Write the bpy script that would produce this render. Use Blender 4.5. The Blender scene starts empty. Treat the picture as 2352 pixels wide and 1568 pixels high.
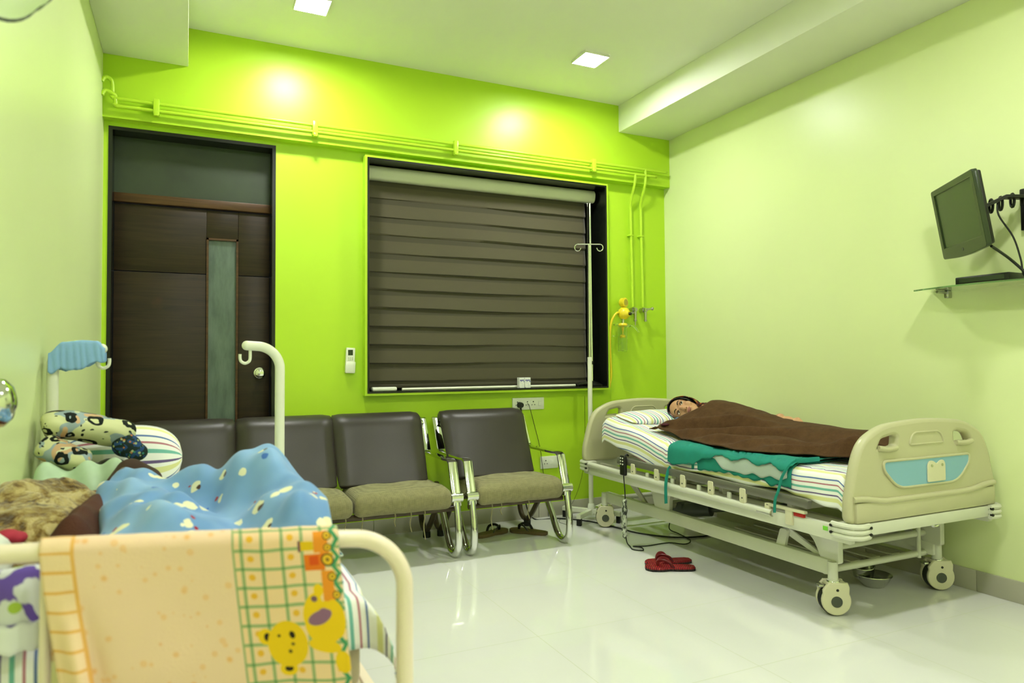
import bpy, bmesh, math, random
from mathutils import Vector, Matrix, noise
SC = bpy.context.scene
COL = SC.collection
PI = math.pi
random.seed(7)
V = Vector

# ------------------------------------------------------------------ materials
def lin(h):
    h = h.lstrip('#')
    out = []
    for i in (0, 2, 4):
        c = int(h[i:i+2], 16) / 255
        out.append(c / 12.92 if c <= .04045 else ((c + .055) / 1.055) ** 2.4)
    return tuple(out)

class NT:
    """small helper around a material node tree"""
    def __init__(s, name):
        s.m = bpy.data.materials.new(name); s.m.use_nodes = True
        s.t = s.m.node_tree; s.b = s.t.nodes['Principled BSDF']
    def n(s, kind, **kw):
        nd = s.t.nodes.new(kind)
        for k, v in kw.items(): setattr(nd, k, v)
        return nd
    def link(s, a, b): s.t.links.new(a, b)
    def put(s, sock, v):
        if hasattr(v, 'is_output'): s.link(v, sock)
        else: sock.default_value = v
    def math(s, op, a, b=None, c=None):
        nd = s.n('ShaderNodeMath', operation=op)
        s.put(nd.inputs[0], a)
        if b is not None: s.put(nd.inputs[1], b)
        if c is not None: s.put(nd.inputs[2], c)
        return nd.outputs[0]
    def mix(s, f, a, b):
        nd = s.n('ShaderNodeMix', data_type='RGBA')
        s.put(nd.inputs[0], f)
        for i, v in ((6, a), (7, b)):
            if isinstance(v, tuple) and len(v) == 3: v = v + (1,)
            s.put(nd.inputs[i], v)
        return nd.outputs[2]
    def coord(s, which='Object', scale=(1, 1, 1), rot=(0, 0, 0), loc=(0, 0, 0)):
        tc = s.n('ShaderNodeTexCoord'); mp = s.n('ShaderNodeMapping')
        mp.inputs['Scale'].default_value = scale; mp.inputs['Rotation'].default_value = rot
        mp.inputs['Location'].default_value = loc
        s.link(tc.outputs[which], mp.inputs[0])
        return mp.outputs[0]
    def noise(s, vec, scale, detail=3, rough=.5, dist=0):
        nd = s.n('ShaderNodeTexNoise'); s.link(vec, nd.inputs['Vector'])
        nd.inputs['Scale'].default_value = scale; nd.inputs['Detail'].default_value = detail
        nd.inputs['Roughness'].default_value = rough; nd.inputs['Distortion'].default_value = dist
        return nd.outputs['Fac'], nd.outputs['Color']
    def voro(s, vec, scale, feature='F1', rnd=1):
        nd = s.n('ShaderNodeTexVoronoi', feature=feature); s.link(vec, nd.inputs['Vector'])
        nd.inputs['Scale'].default_value = scale; nd.inputs['Randomness'].default_value = rnd
        return nd
    def ramp(s, fac, stops, interp='LINEAR'):
        nd = s.n('ShaderNodeValToRGB'); cr = nd.color_ramp; cr.interpolation = interp
        while len(cr.elements) < len(stops): cr.elements.new(.5)
        for e, (p, c) in zip(cr.elements, stops): e.position = p; e.color = tuple(c) + (1,) if len(c) == 3 else c
        s.link(fac, nd.inputs[0]); return nd.outputs[0]
    def bump(s, h, strength=.3, dist=.01):
        nd = s.n('ShaderNodeBump'); nd.inputs['Strength'].default_value = strength
        nd.inputs['Distance'].default_value = dist; s.link(h, nd.inputs['Height'])
        s.link(nd.outputs[0], s.b.inputs['Normal'])
    def base(s, v):
        if isinstance(v, tuple) and len(v) == 3: v = v + (1,)
        s.put(s.b.inputs['Base Color'], v)
    def set(s, rough=.5, metal=0, spec=.5, sheen=0, trans=0, ior=1.45, alpha=1, coat=0):
        b = s.b.inputs
        b['Roughness'].default_value = rough; b['Metallic'].default_value = metal
        b['Specular IOR Level'].default_value = spec; b['Sheen Weight'].default_value = sheen
        b['Transmission Weight'].default_value = trans; b['IOR'].default_value = ior
        b['Alpha'].default_value = alpha; b['Coat Weight'].default_value = coat

def mat(name, h, rough=.5, metal=0, spec=.5, var=.06, vscale=6, bump=0, bscale=60, **kw):
    t = NT(name); c = lin(h) if isinstance(h, str) else h
    t.set(rough, metal, spec, **kw)
    co = t.coord('Object')
    f, _ = t.noise(co, vscale, 4)
    lo = tuple(x * (1 - var) for x in c); hi = tuple(min(1, x * (1 + var)) for x in c)
    t.base(t.ramp(f, [(.3, lo), (.7, hi)]))
    if bump:
        g, _ = t.noise(co, bscale, 3); t.bump(g, bump, .004)
    return t.m

def emit_mat(name, col, strength):
    t = NT(name); t.base((.9, .9, .9)); t.b.inputs['Emission Color'].default_value = col + (1,)
    t.b.inputs['Emission Strength'].default_value = strength
    return t.m

def wall_mat(name, h, rough, var=.02):
    t = NT(name); c = lin(h) if isinstance(h, str) else h; t.set(rough, 0, .5)
    co = t.coord('Object')
    f, _ = t.noise(co, 1.2, 5)
    lo = tuple(x * (1 - var) for x in c); hi = tuple(min(1, x * (1 + var)) for x in c)
    t.base(t.ramp(f, [(.3, lo), (.7, hi)]))
    g, _ = t.noise(co, 9, 2); t.bump(g, .06, .01)
    return t.m

STR = [('#f4f5f0', .08), ('#e0e0a0', .14), ('#f4f5f0', .07), ('#6c5c88', .05), ('#f4f5f0', .12), ('#78bcae', .08),
       ('#f4f5f0', .12), ('#b87886', .05), ('#f4f5f0', .12), ('#6078b0', .05), ('#f4f5f0', .10)]
def stripe_mat(name, period=.15):
    t = NT(name); t.set(.8, 0, .2, sheen=.1)
    tc = t.n('ShaderNodeTexCoord'); sx = t.n('ShaderNodeSeparateXYZ'); t.link(tc.outputs['UV'], sx.inputs[0])
    fr = t.math('FRACT', t.math('DIVIDE', sx.outputs[0], period))
    p = 0; st = []
    for h, w in STR: st.append((p, lin(h))); p += w
    t.base(t.ramp(fr, st, 'CONSTANT'))
    f, _ = t.noise(t.coord('Object'), 350, 2); t.bump(f, .15, .001)
    return t.m

def wood_mat(name, h1, h2):
    t = NT(name); t.set(.42, 0, .35)
    co = t.coord('Object', scale=(1.0, 1, 14))
    f, _ = t.noise(co, 2.2, 6, .6, .6)
    f2, _ = t.noise(t.coord('Object', scale=(2, 1, 60)), 2, 3)
    w = t.math('ADD', t.math('MULTIPLY', f, .75), t.math('MULTIPLY', f2, .25))
    sm, _ = t.noise(t.coord('Object'), 5, 3)
    base = t.ramp(w, [(.35, lin(h1)), (.65, lin(h2))])
    t.base(t.mix(t.ramp(sm, [(.66, (0, 0, 0)), (.74, (.35, .35, .35))]), base, lin('#4a2c1a')))
    return t.m

M = {}
M['lime'] = wall_mat('lime_wall_paint', (.47, .73, .028), .36)
M['pale'] = wall_mat('pale_green_wall_paint', (.755, .845, .43), .34)
M['ceil'] = wall_mat('white_ceiling_paint', '#f0f2e4', .6)
M['black_granite'] = mat('black_granite', '#11150f', .25, var=.3, vscale=90)
M['white_plastic'] = mat('white_plastic', '#e6ead8', .35)
M['cream_plastic'] = mat('cream_plastic', '#d6d2b2', .38, var=.02)
M['bed_plastic'] = mat('beige_moulded_plastic', '#bfbc98', .28, var=.02)
M['bed_metal'] = mat('powder_coated_metal', '#d2d4c0', .38, var=.03)
M['bed_metal_grey'] = mat('grey_bed_metal', '#a5a58c', .42, var=.04)
M['rail_dark'] = mat('olive_grey_rail', '#77766a', .3, metal=.35, var=.05)
M['chrome'] = mat('chrome', '#e2e4e0', .07, metal=1, var=.02)
M['steel'] = mat('stainless_steel', '#b9bab2', .2, metal=1, var=.05)
M['black'] = mat('black_plastic', '#14160f', .35, var=.1)
M['rubber'] = mat('black_rubber', '#20241c', .6, var=.1)
M['grey_plastic'] = mat('grey_plastic', '#4a4f44', .4, var=.1)
M['cable'] = mat('black_cable', '#161a14', .5, var=.1)
M['green_paint'] = wall_mat('lime_pipe_paint', (.50, .75, .035), .3)
M['cream_tube'] = mat('cream_enamel_tube', '#f0e0cc', .3, var=.02)
M['white_tube'] = mat('white_enamel_tube', '#e6e8d4', .28, var=.02)
M['glass_dark'] = mat('dark_glass', '#20301c', .12, var=.15, spec=.7)
M['yellow'] = mat('yellow_plastic', '#f2da30', .3, var=.04)
M['blue_panel'] = mat('pale_blue_panel', '#84b4c8', .35, var=.03)
M['red'] = mat('red_plastic', '#b02018', .4)
M['blind_white'] = mat('white_blind_cassette', '#cfd6b6', .35, var=.02)
M['wood'] = wood_mat('dark_wood_laminate', '#1f170c', '#352716')
M['wood_rail'] = wood_mat('brown_wood_rail', '#3e2a16', '#5a3f24')
M['leather'] = mat('dark_brown_leatherette', '#35302a', .36, var=.08, vscale=5, bump=.12, bscale=180)
M['dark_frame'] = mat('brown_painted_tube', '#4a3c2a', .35, var=.2)
M['skin'] = mat('skin', '#c89a72', .5, var=.05, vscale=12)
M['skin_dark'] = mat('brown_skin', '#7a4e34', .55, var=.06)
M['lips'] = mat('lips', '#ac7264', .4)
M['hair'] = mat('black_hair', '#120d0a', .5, var=.3, vscale=60)
M['eye_white'] = mat('eye_white', '#e8e4d6', .2, var=.01)
M['iris'] = mat('dark_iris', '#1c120c', .15)
M['teal'] = mat('teal_cotton', '#1c8676', .85, var=.1, vscale=14, bump=.15, bscale=300)
M['grey_pad'] = mat('grey_underpad', '#b4c2b8', .8, var=.05, bump=.1)
M['navy'] = mat('navy_mattress_vinyl', '#1c2236', .5)
M['brown_sleeve'] = mat('dark_brown_knit', '#3c281c', .85, var=.1)
M['maroon'] = mat('maroon_brown_fleece', '#4c2818', .9, var=.15, bump=.4, bscale=200)
M['tan_board'] = mat('tan_mattress_cover', '#b5a78c', .7, var=.08)
M['grime'] = mat('brown_rubber_sole', '#6c5c38', .7, var=.15)
M['mint'] = mat('mint_cotton', '#b6cfae', .85, var=.22, vscale=7)
M['mask'] = mat('pale_blue_mask_fabric', '#8ab4e0', .8, var=.05, bump=.2, bscale=120)
M['strap_grey'] = mat('grey_strap', '#4c4f46', .45)

def sock_mat():
    t = NT('olive_woven_seat_cover'); t.set(.85, 0, .2, sheen=.15)
    co = t.coord('Object')
    w1 = t.n('ShaderNodeTexWave', wave_type='BANDS', bands_direction='X'); w2 = t.n('ShaderNodeTexWave', wave_type='BANDS', bands_direction='Z')
    for w in (w1, w2):
        t.link(co, w.inputs['Vector']); w.inputs['Scale'].default_value = 60; w.inputs['Distortion'].default_value = 1.5
    f, _ = t.noise(co, 45, 4)
    s = t.math('ADD', t.math('MULTIPLY', t.math('MULTIPLY', w1.outputs['Fac'], w2.outputs['Fac']), .5), t.math('MULTIPLY', f, .5))
    t.base(t.ramp(s, [(.15, lin('#75704e')), (.6, lin('#9c966e'))])); t.bump(s, .35, .002)
    return t.m
M['seat_cover'] = sock_mat()

def floor_mat():
    t = NT('glossy_white_floor_tile'); t.set(.06, 0, .6)
    tc = t.n('ShaderNodeTexCoord'); sx = t.n('ShaderNodeSeparateXYZ'); t.link(tc.outputs['Object'], sx.inputs[0])
    d = []
    for i, o in ((0, 1.3032), (1, 3.1435)):
        fr = t.math('FRACT', t.math('ADD', t.math('DIVIDE', t.math('SUBTRACT', sx.outputs[i], o), .6), 50.5))
        d.append(t.math('ABSOLUTE', t.math('SUBTRACT', fr, .5)))
    seam = t.math('LESS_THAN', t.math('MINIMUM', *d), .0022)
    f, _ = t.noise(t.coord('Object'), 1.5, 5)
    base = t.ramp(f, [(.3, lin('#dededa')), (.7, lin('#e4e4e0'))])
    t.base(t.mix(seam, base, lin('#b9bca6')))
    t.put(t.b.inputs['Roughness'], t.math('ADD', t.math('MULTIPLY', seam, .4), .04))
    return t.m
M['floor'] = floor_mat()
M['skirt'] = mat('grey_skirting_tile', '#b5b3a0', .3, var=.06, vscale=4)

def blind_mat():
    t = NT('brown_zebra_blind_fabric'); t.set(.75, 0, .3, sheen=.2)
    tc = t.n('ShaderNodeTexCoord'); sx = t.n('ShaderNodeSeparateXYZ'); t.link(tc.outputs['UV'], sx.inputs[0])
    fr = t.math('FRACT', sx.outputs[1])
    f, _ = t.noise(t.coord('Object', scale=(4, 1, 60)), 4, 3)
    a = t.ramp(fr, [(0, lin('#433f2d')), (.31, lin('#433f2d')), (.33, lin('#534e39')), (1, lin('#534e39'))])
    t.base(t.mix(t.math('MULTIPLY', f, .25), a, lin('#3f3a28')))
    g, _ = t.noise(t.coord('Object'), 400, 2); t.bump(g, .2, .001)
    return t.m
M['blind'] = blind_mat()

def frosted_mat():
    t = NT('frosted_door_glass'); t.set(.32, 0, .5)
    f, _ = t.noise(t.coord('Object', scale=(6, 1, 1.5)), 3, 5, .6)
    t.base(t.ramp(f, [(.35, lin('#4c5c52')), (.68, lin('#66766a'))]))
    return t.m
M['frosted'] = frosted_mat()

def clear_mat(name, col, alpha_rough=.05):
    t = NT(name); t.set(alpha_rough, 0, .5, trans=1.0, ior=1.3); t.base(col); return t.m
M['clear'] = clear_mat('clear_plastic', (.93, .97, .88))
M['shelf_glass'] = clear_mat('green_shelf_glass', (.62, .86, .66))
M['fan_plastic'] = clear_mat('translucent_grey_fan_plastic', (.78, .84, .80), .25)

def scarf_mat():
    t = NT('printed_headscarf'); t.set(.8, 0, .2)
    v = t.voro(t.coord('Object'), 85)
    r = t.n('ShaderNodeSeparateColor'); t.link(v.outputs['Color'], r.inputs[0])
    t.base(t.ramp(r.outputs[0], [(0, lin('#3a2016')), (.25, lin('#a4481c')), (.45, lin('#5c2a22')), (.6, lin('#77753a')), (.74, lin('#23263c')), (.86, lin('#b08a5a'))], 'CONSTANT'))
    return t.m
M['scarf'] = scarf_mat()
M['shirt'] = mat('grey_blue_shirt', '#566a80', .8)

def wool_mat(name, a, b):
    t = NT(name); t.set(.95, 0, .1, sheen=.04)
    co = t.coord('Object')
    f, _ = t.noise(co, 22, 5, .7); g, _ = t.noise(co, 420, 2)
    t.base(t.ramp(t.math('ADD', t.math('MULTIPLY', f, .6), t.math('MULTIPLY', g, .4)), [(.35, lin(a)), (.65, lin(b))]))
    t.bump(g, .3, .002); return t.m
M['brown_wool'] = wool_mat('brown_wool_blanket', '#46301e', '#5c432b')

def dog_mat():
    t = NT('blue_puppy_print_fleece'); t.set(.85, 0, .2, sheen=.2)
    uv = t.coord('Object'); _, nc = t.noise(uv, 22, 2)
    def blobs(off, sc, rad, keep):
        mp = t.n('ShaderNodeMapping'); t.link(uv, mp.inputs[0]); mp.inputs['Location'].default_value = (off + (0, 0))[:3]
        ad = t.n('ShaderNodeMix', data_type='VECTOR'); ad.inputs[0].default_value = .03
        t.link(mp.outputs[0], ad.inputs[4]); t.link(nc, ad.inputs[5])
        v = t.voro(ad.outputs[1], sc, rnd=.85)
        r = t.n('ShaderNodeSeparateColor'); t.link(v.outputs['Color'], r.inputs[0])
        return t.math('MULTIPLY', t.math('LESS_THAN', v.outputs['Distance'], rad), t.math('GREATER_THAN', r.outputs[0], keep))
    f, _ = t.noise(uv, 6, 2)
    c = t.ramp(f, [(.35, lin('#6a94c6')), (.65, lin('#86aeda'))])
    c = t.mix(blobs((.1, .3), 9, .14, .45), c, lin('#3f6fc4'))
    c = t.mix(blobs((0, 0), 15, .26, .3), c, lin('#e2deb8'))
    c = t.mix(blobs((.026, .006), 15, .20, .3), c, lin('#e6e2c2'))
    c = t.mix(blobs((-.012, .010), 15, .13, .42), c, lin('#4a2f1c'))
    c = t.mix(blobs((.020, -.016), 15, .10, .35), c, lin('#9c2434'))
    c = t.mix(blobs((.040, .012), 15, .09, .35), c, lin('#f0ecd0'))
    t.base(c); return t.m
M['dogs'] = dog_mat()

def quilt_mat():
    t = NT('black_cream_printed_quilt'); t.set(.85, 0, .2)
    uv = t.coord('UV'); _, nc = t.noise(uv, 14, 3)
    ad = t.n('ShaderNodeMix', data_type='VECTOR'); ad.inputs[0].default_value = .06
    t.link(uv, ad.inputs[4]); t.link(nc, ad.inputs[5])
    f, _ = t.noise(uv, 9, 2)
    base = t.ramp(f, [(.40, lin('#d2d4a4')), (.5, lin('#9aaab0')), (.56, lin('#cdaa84')), (.66, lin('#d4d8b2'))], 'CONSTANT')
    v = t.voro(ad.outputs[1], 17)
    ring = t.math('MULTIPLY', t.math('GREATER_THAN', v.outputs['Distance'], .20), t.math('LESS_THAN', v.outputs['Distance'], .40))
    c = t.mix(ring, base, lin('#181d1a'))
    v2 = t.voro(ad.outputs[1], 34); dots = t.math('LESS_THAN', v2.outputs['Distance'], .16)
    t.base(t.mix(dots, c, lin('#2a2f2c'))); return t.m
M['quilt'] = quilt_mat()

def fur_mat():
    t = NT('tan_brindled_fur_fabric'); t.set(.95, 0, .15, sheen=.5)
    co = t.coord('Object', scale=(1, 1, 2.4), rot=(0, .4, .3))
    f, _ = t.noise(co, 13, 6, .65, 1.2); g, _ = t.noise(t.coord('Object'), 240, 3)
    t.base(t.ramp(f, [(.38, lin('#4e360c')), (.47, lin('#8a6f2e')), (.58, lin('#c4b276'))])); t.bump(g, .8, .006)
    return t.m
M['fur'] = fur_mat()

def floral_mat(name, bg, cols, sc):
    t = NT(name); t.set(.85, 0, .2)
    uv = t.coord('Object'); f, _ = t.noise(uv, sc, 2, .4, .8)
    c = t.mix(t.ramp(f, [(.5, (0, 0, 0)), (.53, (1, 1, 1))]), lin(bg), lin(cols[0]))
    for i, h in enumerate(cols[1:]):
        mp = t.n('ShaderNodeMapping'); t.link(uv, mp.inputs[0]); mp.inputs['Location'].default_value = (i * .37 + .1, i * .21, 0)
        v = t.voro(mp.outputs[0], sc * .9)
        c = t.mix(t.math('LESS_THAN', v.outputs['Distance'], .2), c, lin(h))
    t.base(c); return t.m
M['purple_floral'] = floral_mat('purple_floral_cotton', '#6a52ac', ['#d8dade', '#a8c050', '#372a78'], 22)
M['pouch'] = floral_mat('dark_floral_pouch_print', '#22302c', ['#2c4a78', '#b87848', '#a4b080', '#3a8070'], 55)
M['leaf_hem'] = floral_mat('small_print_white_cotton', '#dfe4dc', ['#28507a', '#3c8c68', '#c04858'], 70)
M['stripe'] = stripe_mat('multicolour_striped_sheet', .118)
M['carton'] = floral_mat('printed_white_carton', '#e4e6da', ['#d8dcd4', '#7a86b0'], 45)

# ------------------------------------------------------------------ geometry
def catmull(pts, k=6, closed=False):
    pts = [V(p) for p in pts]; n = len(pts); out = []
    rng = n if closed else n - 1
    for i in range(rng):
        if closed: a, b, c, d = pts[i-1], pts[i], pts[(i+1) % n], pts[(i+2) % n]
        else: a, b, c, d = pts[max(i-1, 0)], pts[i], pts[i+1], pts[min(i+2, n-1)]
        for j in range(k):
            t = j / k
            out.append(.5 * ((2*b) + (c-a)*t + (2*a-5*b+4*c-d)*t*t + (3*b-a-3*c+d)*t**3))
    if not closed: out.append(pts[-1])
    return out

class B:
    def __init__(s): s.bm = bmesh.new(); s.uv = s.bm.loops.layers.uv.new('UVMap')
    def box(s, x0, x1, y0, y1, z0, z1, bev=0, seg=2, R=None):
        c = V(((x0+x1)/2, (y0+y1)/2, (z0+z1)/2))
        r = bmesh.ops.create_cube(s.bm, size=1)
        vs = r['verts']
        for v in vs: v.co = V((v.co.x*(x1-x0), v.co.y*(y1-y0), v.co.z*(z1-z0)))
        if bev:
            es = list({e for v in vs for e in v.link_edges})
            rr = bmesh.ops.bevel(s.bm, geom=es, offset=bev, segments=seg, profile=.5, affect='EDGES')
            vs = list({v for f in rr['faces'] for v in f.verts} | {v for v in vs if v.is_valid})
        for v in vs: v.co = (R @ v.co if R else v.co) + c
        return vs
    def cyl(s, p, q, r, r2=None, n=16):
        p, q = V(p), V(q); d = q - p
        if d.length < 1e-6: return
        m = Matrix.Translation((p+q)/2) @ d.to_track_quat('Z', 'Y').to_matrix().to_4x4()
        return bmesh.ops.create_cone(s.bm, cap_ends=True, segments=n, radius1=r, radius2=r if r2 is None else r2, depth=d.length, matrix=m)['verts']
    def sph(s, c, r, n=16, R=None):
        if not hasattr(r, '__len__'): r = (r, r, r)
        m = Matrix.Translation(V(c)) @ (R.to_4x4() if R else Matrix()) @ Matrix.Diagonal((*r, 1))
        return bmesh.ops.create_uvsphere(s.bm, u_segments=n, v_segments=max(6, n*2//3), radius=1, matrix=m)['verts']
    def tube(s, pts, r, n=10, k=0, closed=False, flat=None):
        """swept tube; flat=(a,b) gives an elliptical/flat section"""
        P = catmull(pts, k, closed) if k else [V(p) for p in pts]
        N = len(P); rings = []; up = None
        for i, p in enumerate(P):
            if closed: t = P[(i+1) % N] - P[i-1]
            else: t = P[min(i+1, N-1)] - P[max(i-1, 0)]
            t.normalize()
            if up is None:
                up = V((1, 0, 0)) if abs(t.x) < .7 else V((0, 0, 1))
            up = (up - t * up.dot(t)); up.normalize()
            b = t.cross(up)
            a_, b_ = flat if flat else (r, r)
            if callable(r): a_ = b_ = r(i/(N-1))
            if flat: ring = [s.bm.verts.new(p + up*a_*sx + b*b_*sy) for sx, sy in ((1, .8), (.8, 1), (-.8, 1), (-1, .8), (-1, -.8), (-.8, -1), (.8, -1), (1, -.8))]
            else: ring = [s.bm.verts.new(p + up*a_*math.cos(2*PI*j/n) + b*b_*math.sin(2*PI*j/n)) for j in range(n)]
            rings.append(ring)
        m = len(rings[0])
        for i in range(N if closed else N-1):
            A, Bq = rings[i], rings[(i+1) % N]
            for j in range(m): s.bm.faces.new((A[j], A[(j+1) % m], Bq[(j+1) % m], Bq[j]))
        if not closed:
            s.bm.faces.new(rings[0][::-1]); s.bm.faces.new(rings[-1])
    def lathe(s, prof, c, axis=(0, 0, 1), n=24):
        q = V(axis).to_track_quat('Z', 'Y').to_matrix(); c = V(c); rings = []
        for r, h in prof:
            if r < 1e-5: rings.append([s.bm.verts.new(c + q @ V((0, 0, h)))])
            else: rings.append([s.bm.verts.new(c + q @ V((r*math.cos(2*PI*j/n), r*math.sin(2*PI*j/n), h))) for j in range(n)])
        for a, b in zip(rings, rings[1:]):
            for j in range(n):
                k = (j+1) % n
                if len(a) == 1 and len(b) == 1: continue
                if len(a) == 1: s.bm.faces.new((a[0], b[k], b[j]))
                elif len(b) == 1: s.bm.faces.new((a[j], a[k], b[0]))
                else: s.bm.faces.new((a[j], a[k], b[k], b[j]))
    def grid(s, f, nu, nv, uvf=None, wrap=False):
        """f(u,v) with u,v in 0..1"""
        rows = [[s.bm.verts.new(f(i/nu, j/nv)) for i in range(nu if wrap else nu+1)] for j in range(nv+1)]
        for j in range(nv):
            for i in range(nu):
                k = (i+1) % nu if wrap else i+1
                fc = s.bm.faces.new((rows[j][i], rows[j][k], rows[j+1][k], rows[j+1][i]))
                uvs = ((i/nu, j/nv), ((i+1)/nu, j/nv), ((i+1)/nu, (j+1)/nv), (i/nu, (j+1)/nv))
                for l, q in zip(fc.loops, uvs): l[s.uv].uv = uvf(*q) if uvf else q
        return rows
    def mesh(s, me, m=None):
        n0 = len(s.bm.verts); s.bm.from_mesh(me); s.bm.verts.ensure_lookup_table()
        if m:
            for v in s.bm.verts[n0:]: v.co = m @ v.co
    def plate(s, outs, thick, bev, m):
        """2D outlines (first outer, then holes) -> rounded solid plate"""
        cu = bpy.data.curves.new('t', 'CURVE'); cu.dimensions = '2D'; cu.fill_mode = 'BOTH'
        cu.extrude = max(thick/2 - bev, 0); cu.bevel_depth = bev; cu.bevel_resolution = 2
        for o in outs:
            sp = cu.splines.new('POLY'); sp.points.add(len(o)-1); sp.use_cyclic_u = True
            for p, q in zip(sp.points, o): p.co = (q[0], q[1], 0, 1)
        ob = bpy.data.objects.new('t', cu); COL.objects.link(ob)
        dg = bpy.context.evaluated_depsgraph_get()
        me = bpy.data.meshes.new_from_object(ob.evaluated_get(dg))
        s.mesh(me, m); bpy.data.objects.remove(ob); bpy.data.curves.remove(cu); bpy.data.meshes.remove(me)
    def xf(s, m):
        for v in s.bm.verts: v.co = m @ v.co
        return s

def rnd(pts, r, k=5):
    """round the corners of a 2D polygon; r is a number or one per corner"""
    out = []; n = len(pts)
    for i in range(n):
        a, b, c = V(pts[i-1]), V(pts[i]), V(pts[(i+1) % n])
        rr = r[i] if hasattr(r, '__len__') else r
        d1, d2 = (a-b), (c-b); l = min(rr, d1.length*.49, d2.length*.49)
        if l < 1e-5: out.append(tuple(b)); continue
        p, q = b + d1.normalized()*l, b + d2.normalized()*l
        for j in range(k+1):
            t = j/k; out.append(tuple(p*(1-t)**2 + b*2*t*(1-t) + q*t*t))
    return out

ORI = {}
def origin(o): return ORI.get(o.name, V((0, 0, 0)))
def thing(name, label, cat, loc=(0, 0, 0), group=None):
    o = bpy.data.objects.new(name, None); COL.objects.link(o); o.location = loc; o.empty_display_size = .1
    ORI[o.name] = V(loc); o['label'] = label; o['category'] = cat
    if group: o['group'] = group
    return o
def obj(name, b, m, parent=None, ang=40, loc=None, label=None, solid=0, sub=0):
    """link the builder's shapes (in world coordinates) as ONE mesh object"""
    me = bpy.data.meshes.new(name)
    org = origin(parent) if parent else V(loc if loc else (0, 0, 0))
    bmesh.ops.recalc_face_normals(b.bm, faces=b.bm.faces) if not getattr(b, 'keepn', False) else None
    bmesh.ops.translate(b.bm, verts=b.bm.verts, vec=-org)
    b.bm.to_mesh(me); b.bm.free(); me.materials.append(m)
    me.shade_smooth(); me.set_sharp_from_angle(angle=math.radians(ang))
    o = bpy.data.objects.new(name, me); COL.objects.link(o)
    if parent: o.parent = parent
    else: o.location = org
    ORI[o.name] = org
    if label: o['label'] = label
    if solid: md = o.modifiers.new('thickness', 'SOLIDIFY'); md.thickness = solid; md.offset = 0
    if sub: md = o.modifiers.new('smooth', 'SUBSURF'); md.levels = sub; md.render_levels = sub
    return o
def tag(o, label, cat, group=None):
    o['label'] = label; o['category'] = cat
    if group: o['group'] = group
    return o
def struct(name, b, m, parent=None, ang=30):
    o = obj(name, b, m, parent, ang)
    if not parent: o['kind'] = 'structure'
    return o
def dup(root, loc, rz=None, label=None, group=None):
    r = root.copy(); COL.objects.link(r); r.location = loc
    if rz is not None: r.rotation_euler = (0, 0, rz)
    if label: r['label'] = label
    if group: r['group'] = group
    def kids(o, p):
        for ch in [c for c in bpy.data.objects if c.parent == o]:
            c = ch.copy(); COL.objects.link(c); c.parent = p; kids(ch, c)
    kids(root, r)
    return r
def nz(x, y, z=0, s=1): return noise.noise(V((x*s, y*s, z)))
def sstep(a, b, x):
    t = min(1, max(0, (x-a)/(b-a))); return t*t*(3-2*t)
def lerp(a, b, t): return a + (b-a)*t
def interp(tab, x):
    if x <= tab[0][0]: return tab[0][1]
    for (a, p), (c, q) in zip(tab, tab[1:]):
        if x <= c: return p + (q-p)*sstep(0, 1, (x-a)/(c-a))
    return tab[-1][1]
def remesh(b, voxel, smooth=6):
    """fuse overlapping closed shapes into one continuous skin"""
    me = bpy.data.meshes.new('t'); b.bm.to_mesh(me); b.bm.free()
    ob = bpy.data.objects.new('t', me); COL.objects.link(ob)
    md = ob.modifiers.new('r', 'REMESH'); md.mode = 'VOXEL'; md.voxel_size = voxel
    if smooth: ms = ob.modifiers.new('s', 'SMOOTH'); ms.iterations = smooth; ms.factor = .5
    dg = bpy.context.evaluated_depsgraph_get()
    out = bpy.data.meshes.new_from_object(ob.evaluated_get(dg))
    bpy.data.objects.remove(ob); bpy.data.meshes.remove(me)
    nb = B(); nb.mesh(out); bpy.data.meshes.remove(out)
    return nb
def limb(b, pts, rs, n=14):
    """capsule chain with tapering radii"""
    for (p, r), (q, r2) in zip(zip(pts, rs), list(zip(pts, rs))[1:]): b.cyl(p, q, r, r2, n)
    for p, r in zip(pts, rs): b.sph(p, r, n)
# ------------------------------------------------------------------ the room
YB, YW, XL, XR, ZC = 4.402, 4.475, -.432, 3.458, 3.076
YF = -2.7                      # wall behind the photographer
b = B(); b.box(XL-.15, XR+.15, YF-.15, YW+.3, -.12, 0); struct('floor', b, M['floor'])
b = B(); b.box(XL-.15, XR+.15, YF-.15, YW+.3, ZC, ZC+.12); struct('ceiling', b, M['ceil'])
b = B(); b.box(XL-.15, XL, YF-.15, YW+.3, 0, ZC); struct('wall_left', b, M['pale'])
b = B(); b.box(XR, XR+.15, YF-.15, YW+.3, 0, ZC); struct('wall_right', b, M['pale'])
b = B(); b.box(XL, XR, YF-.15, YF, 0, ZC); struct('wall_front', b, M['pale'])
DX0, DX1, DZ = -.408, .492, 2.468          # door opening
WX0, WX1, WZ0, WZ1 = 1.046, 2.864, .922, 2.446   # window opening
b = B(); yb = YW + .3
b.box(XL, DX0, YW, yb, 0, DZ); b.box(DX1, WX0-.014, YW, yb, 0, DZ)
b.box(XL, WX0-.014, YW, yb, DZ, ZC); b.box(WX0-.014, WX1+.014, YW, yb, 0, WZ0-.014)
b.box(WX0-.014, WX1+.014, YW, yb, WZ1+.014, ZC); b.box(WX1+.014, XR, YW, yb, 0, ZC)
struct('wall_back', b, M['lime'])
# beams and the proud band over door and window
b = B(); b.box(XL, XR, YB, YW, 2.494, ZC); struct('trim_1', b, M['lime'])
b = B(); b.box(XL, -.003, YF, YB, 2.847, ZC, .004); struct('trim_2', b, M['ceil'])
b = B(); b.box(2.98, XR, YF, YB, 2.869, ZC, .004); struct('trim_3', b, M['ceil'])
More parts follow.
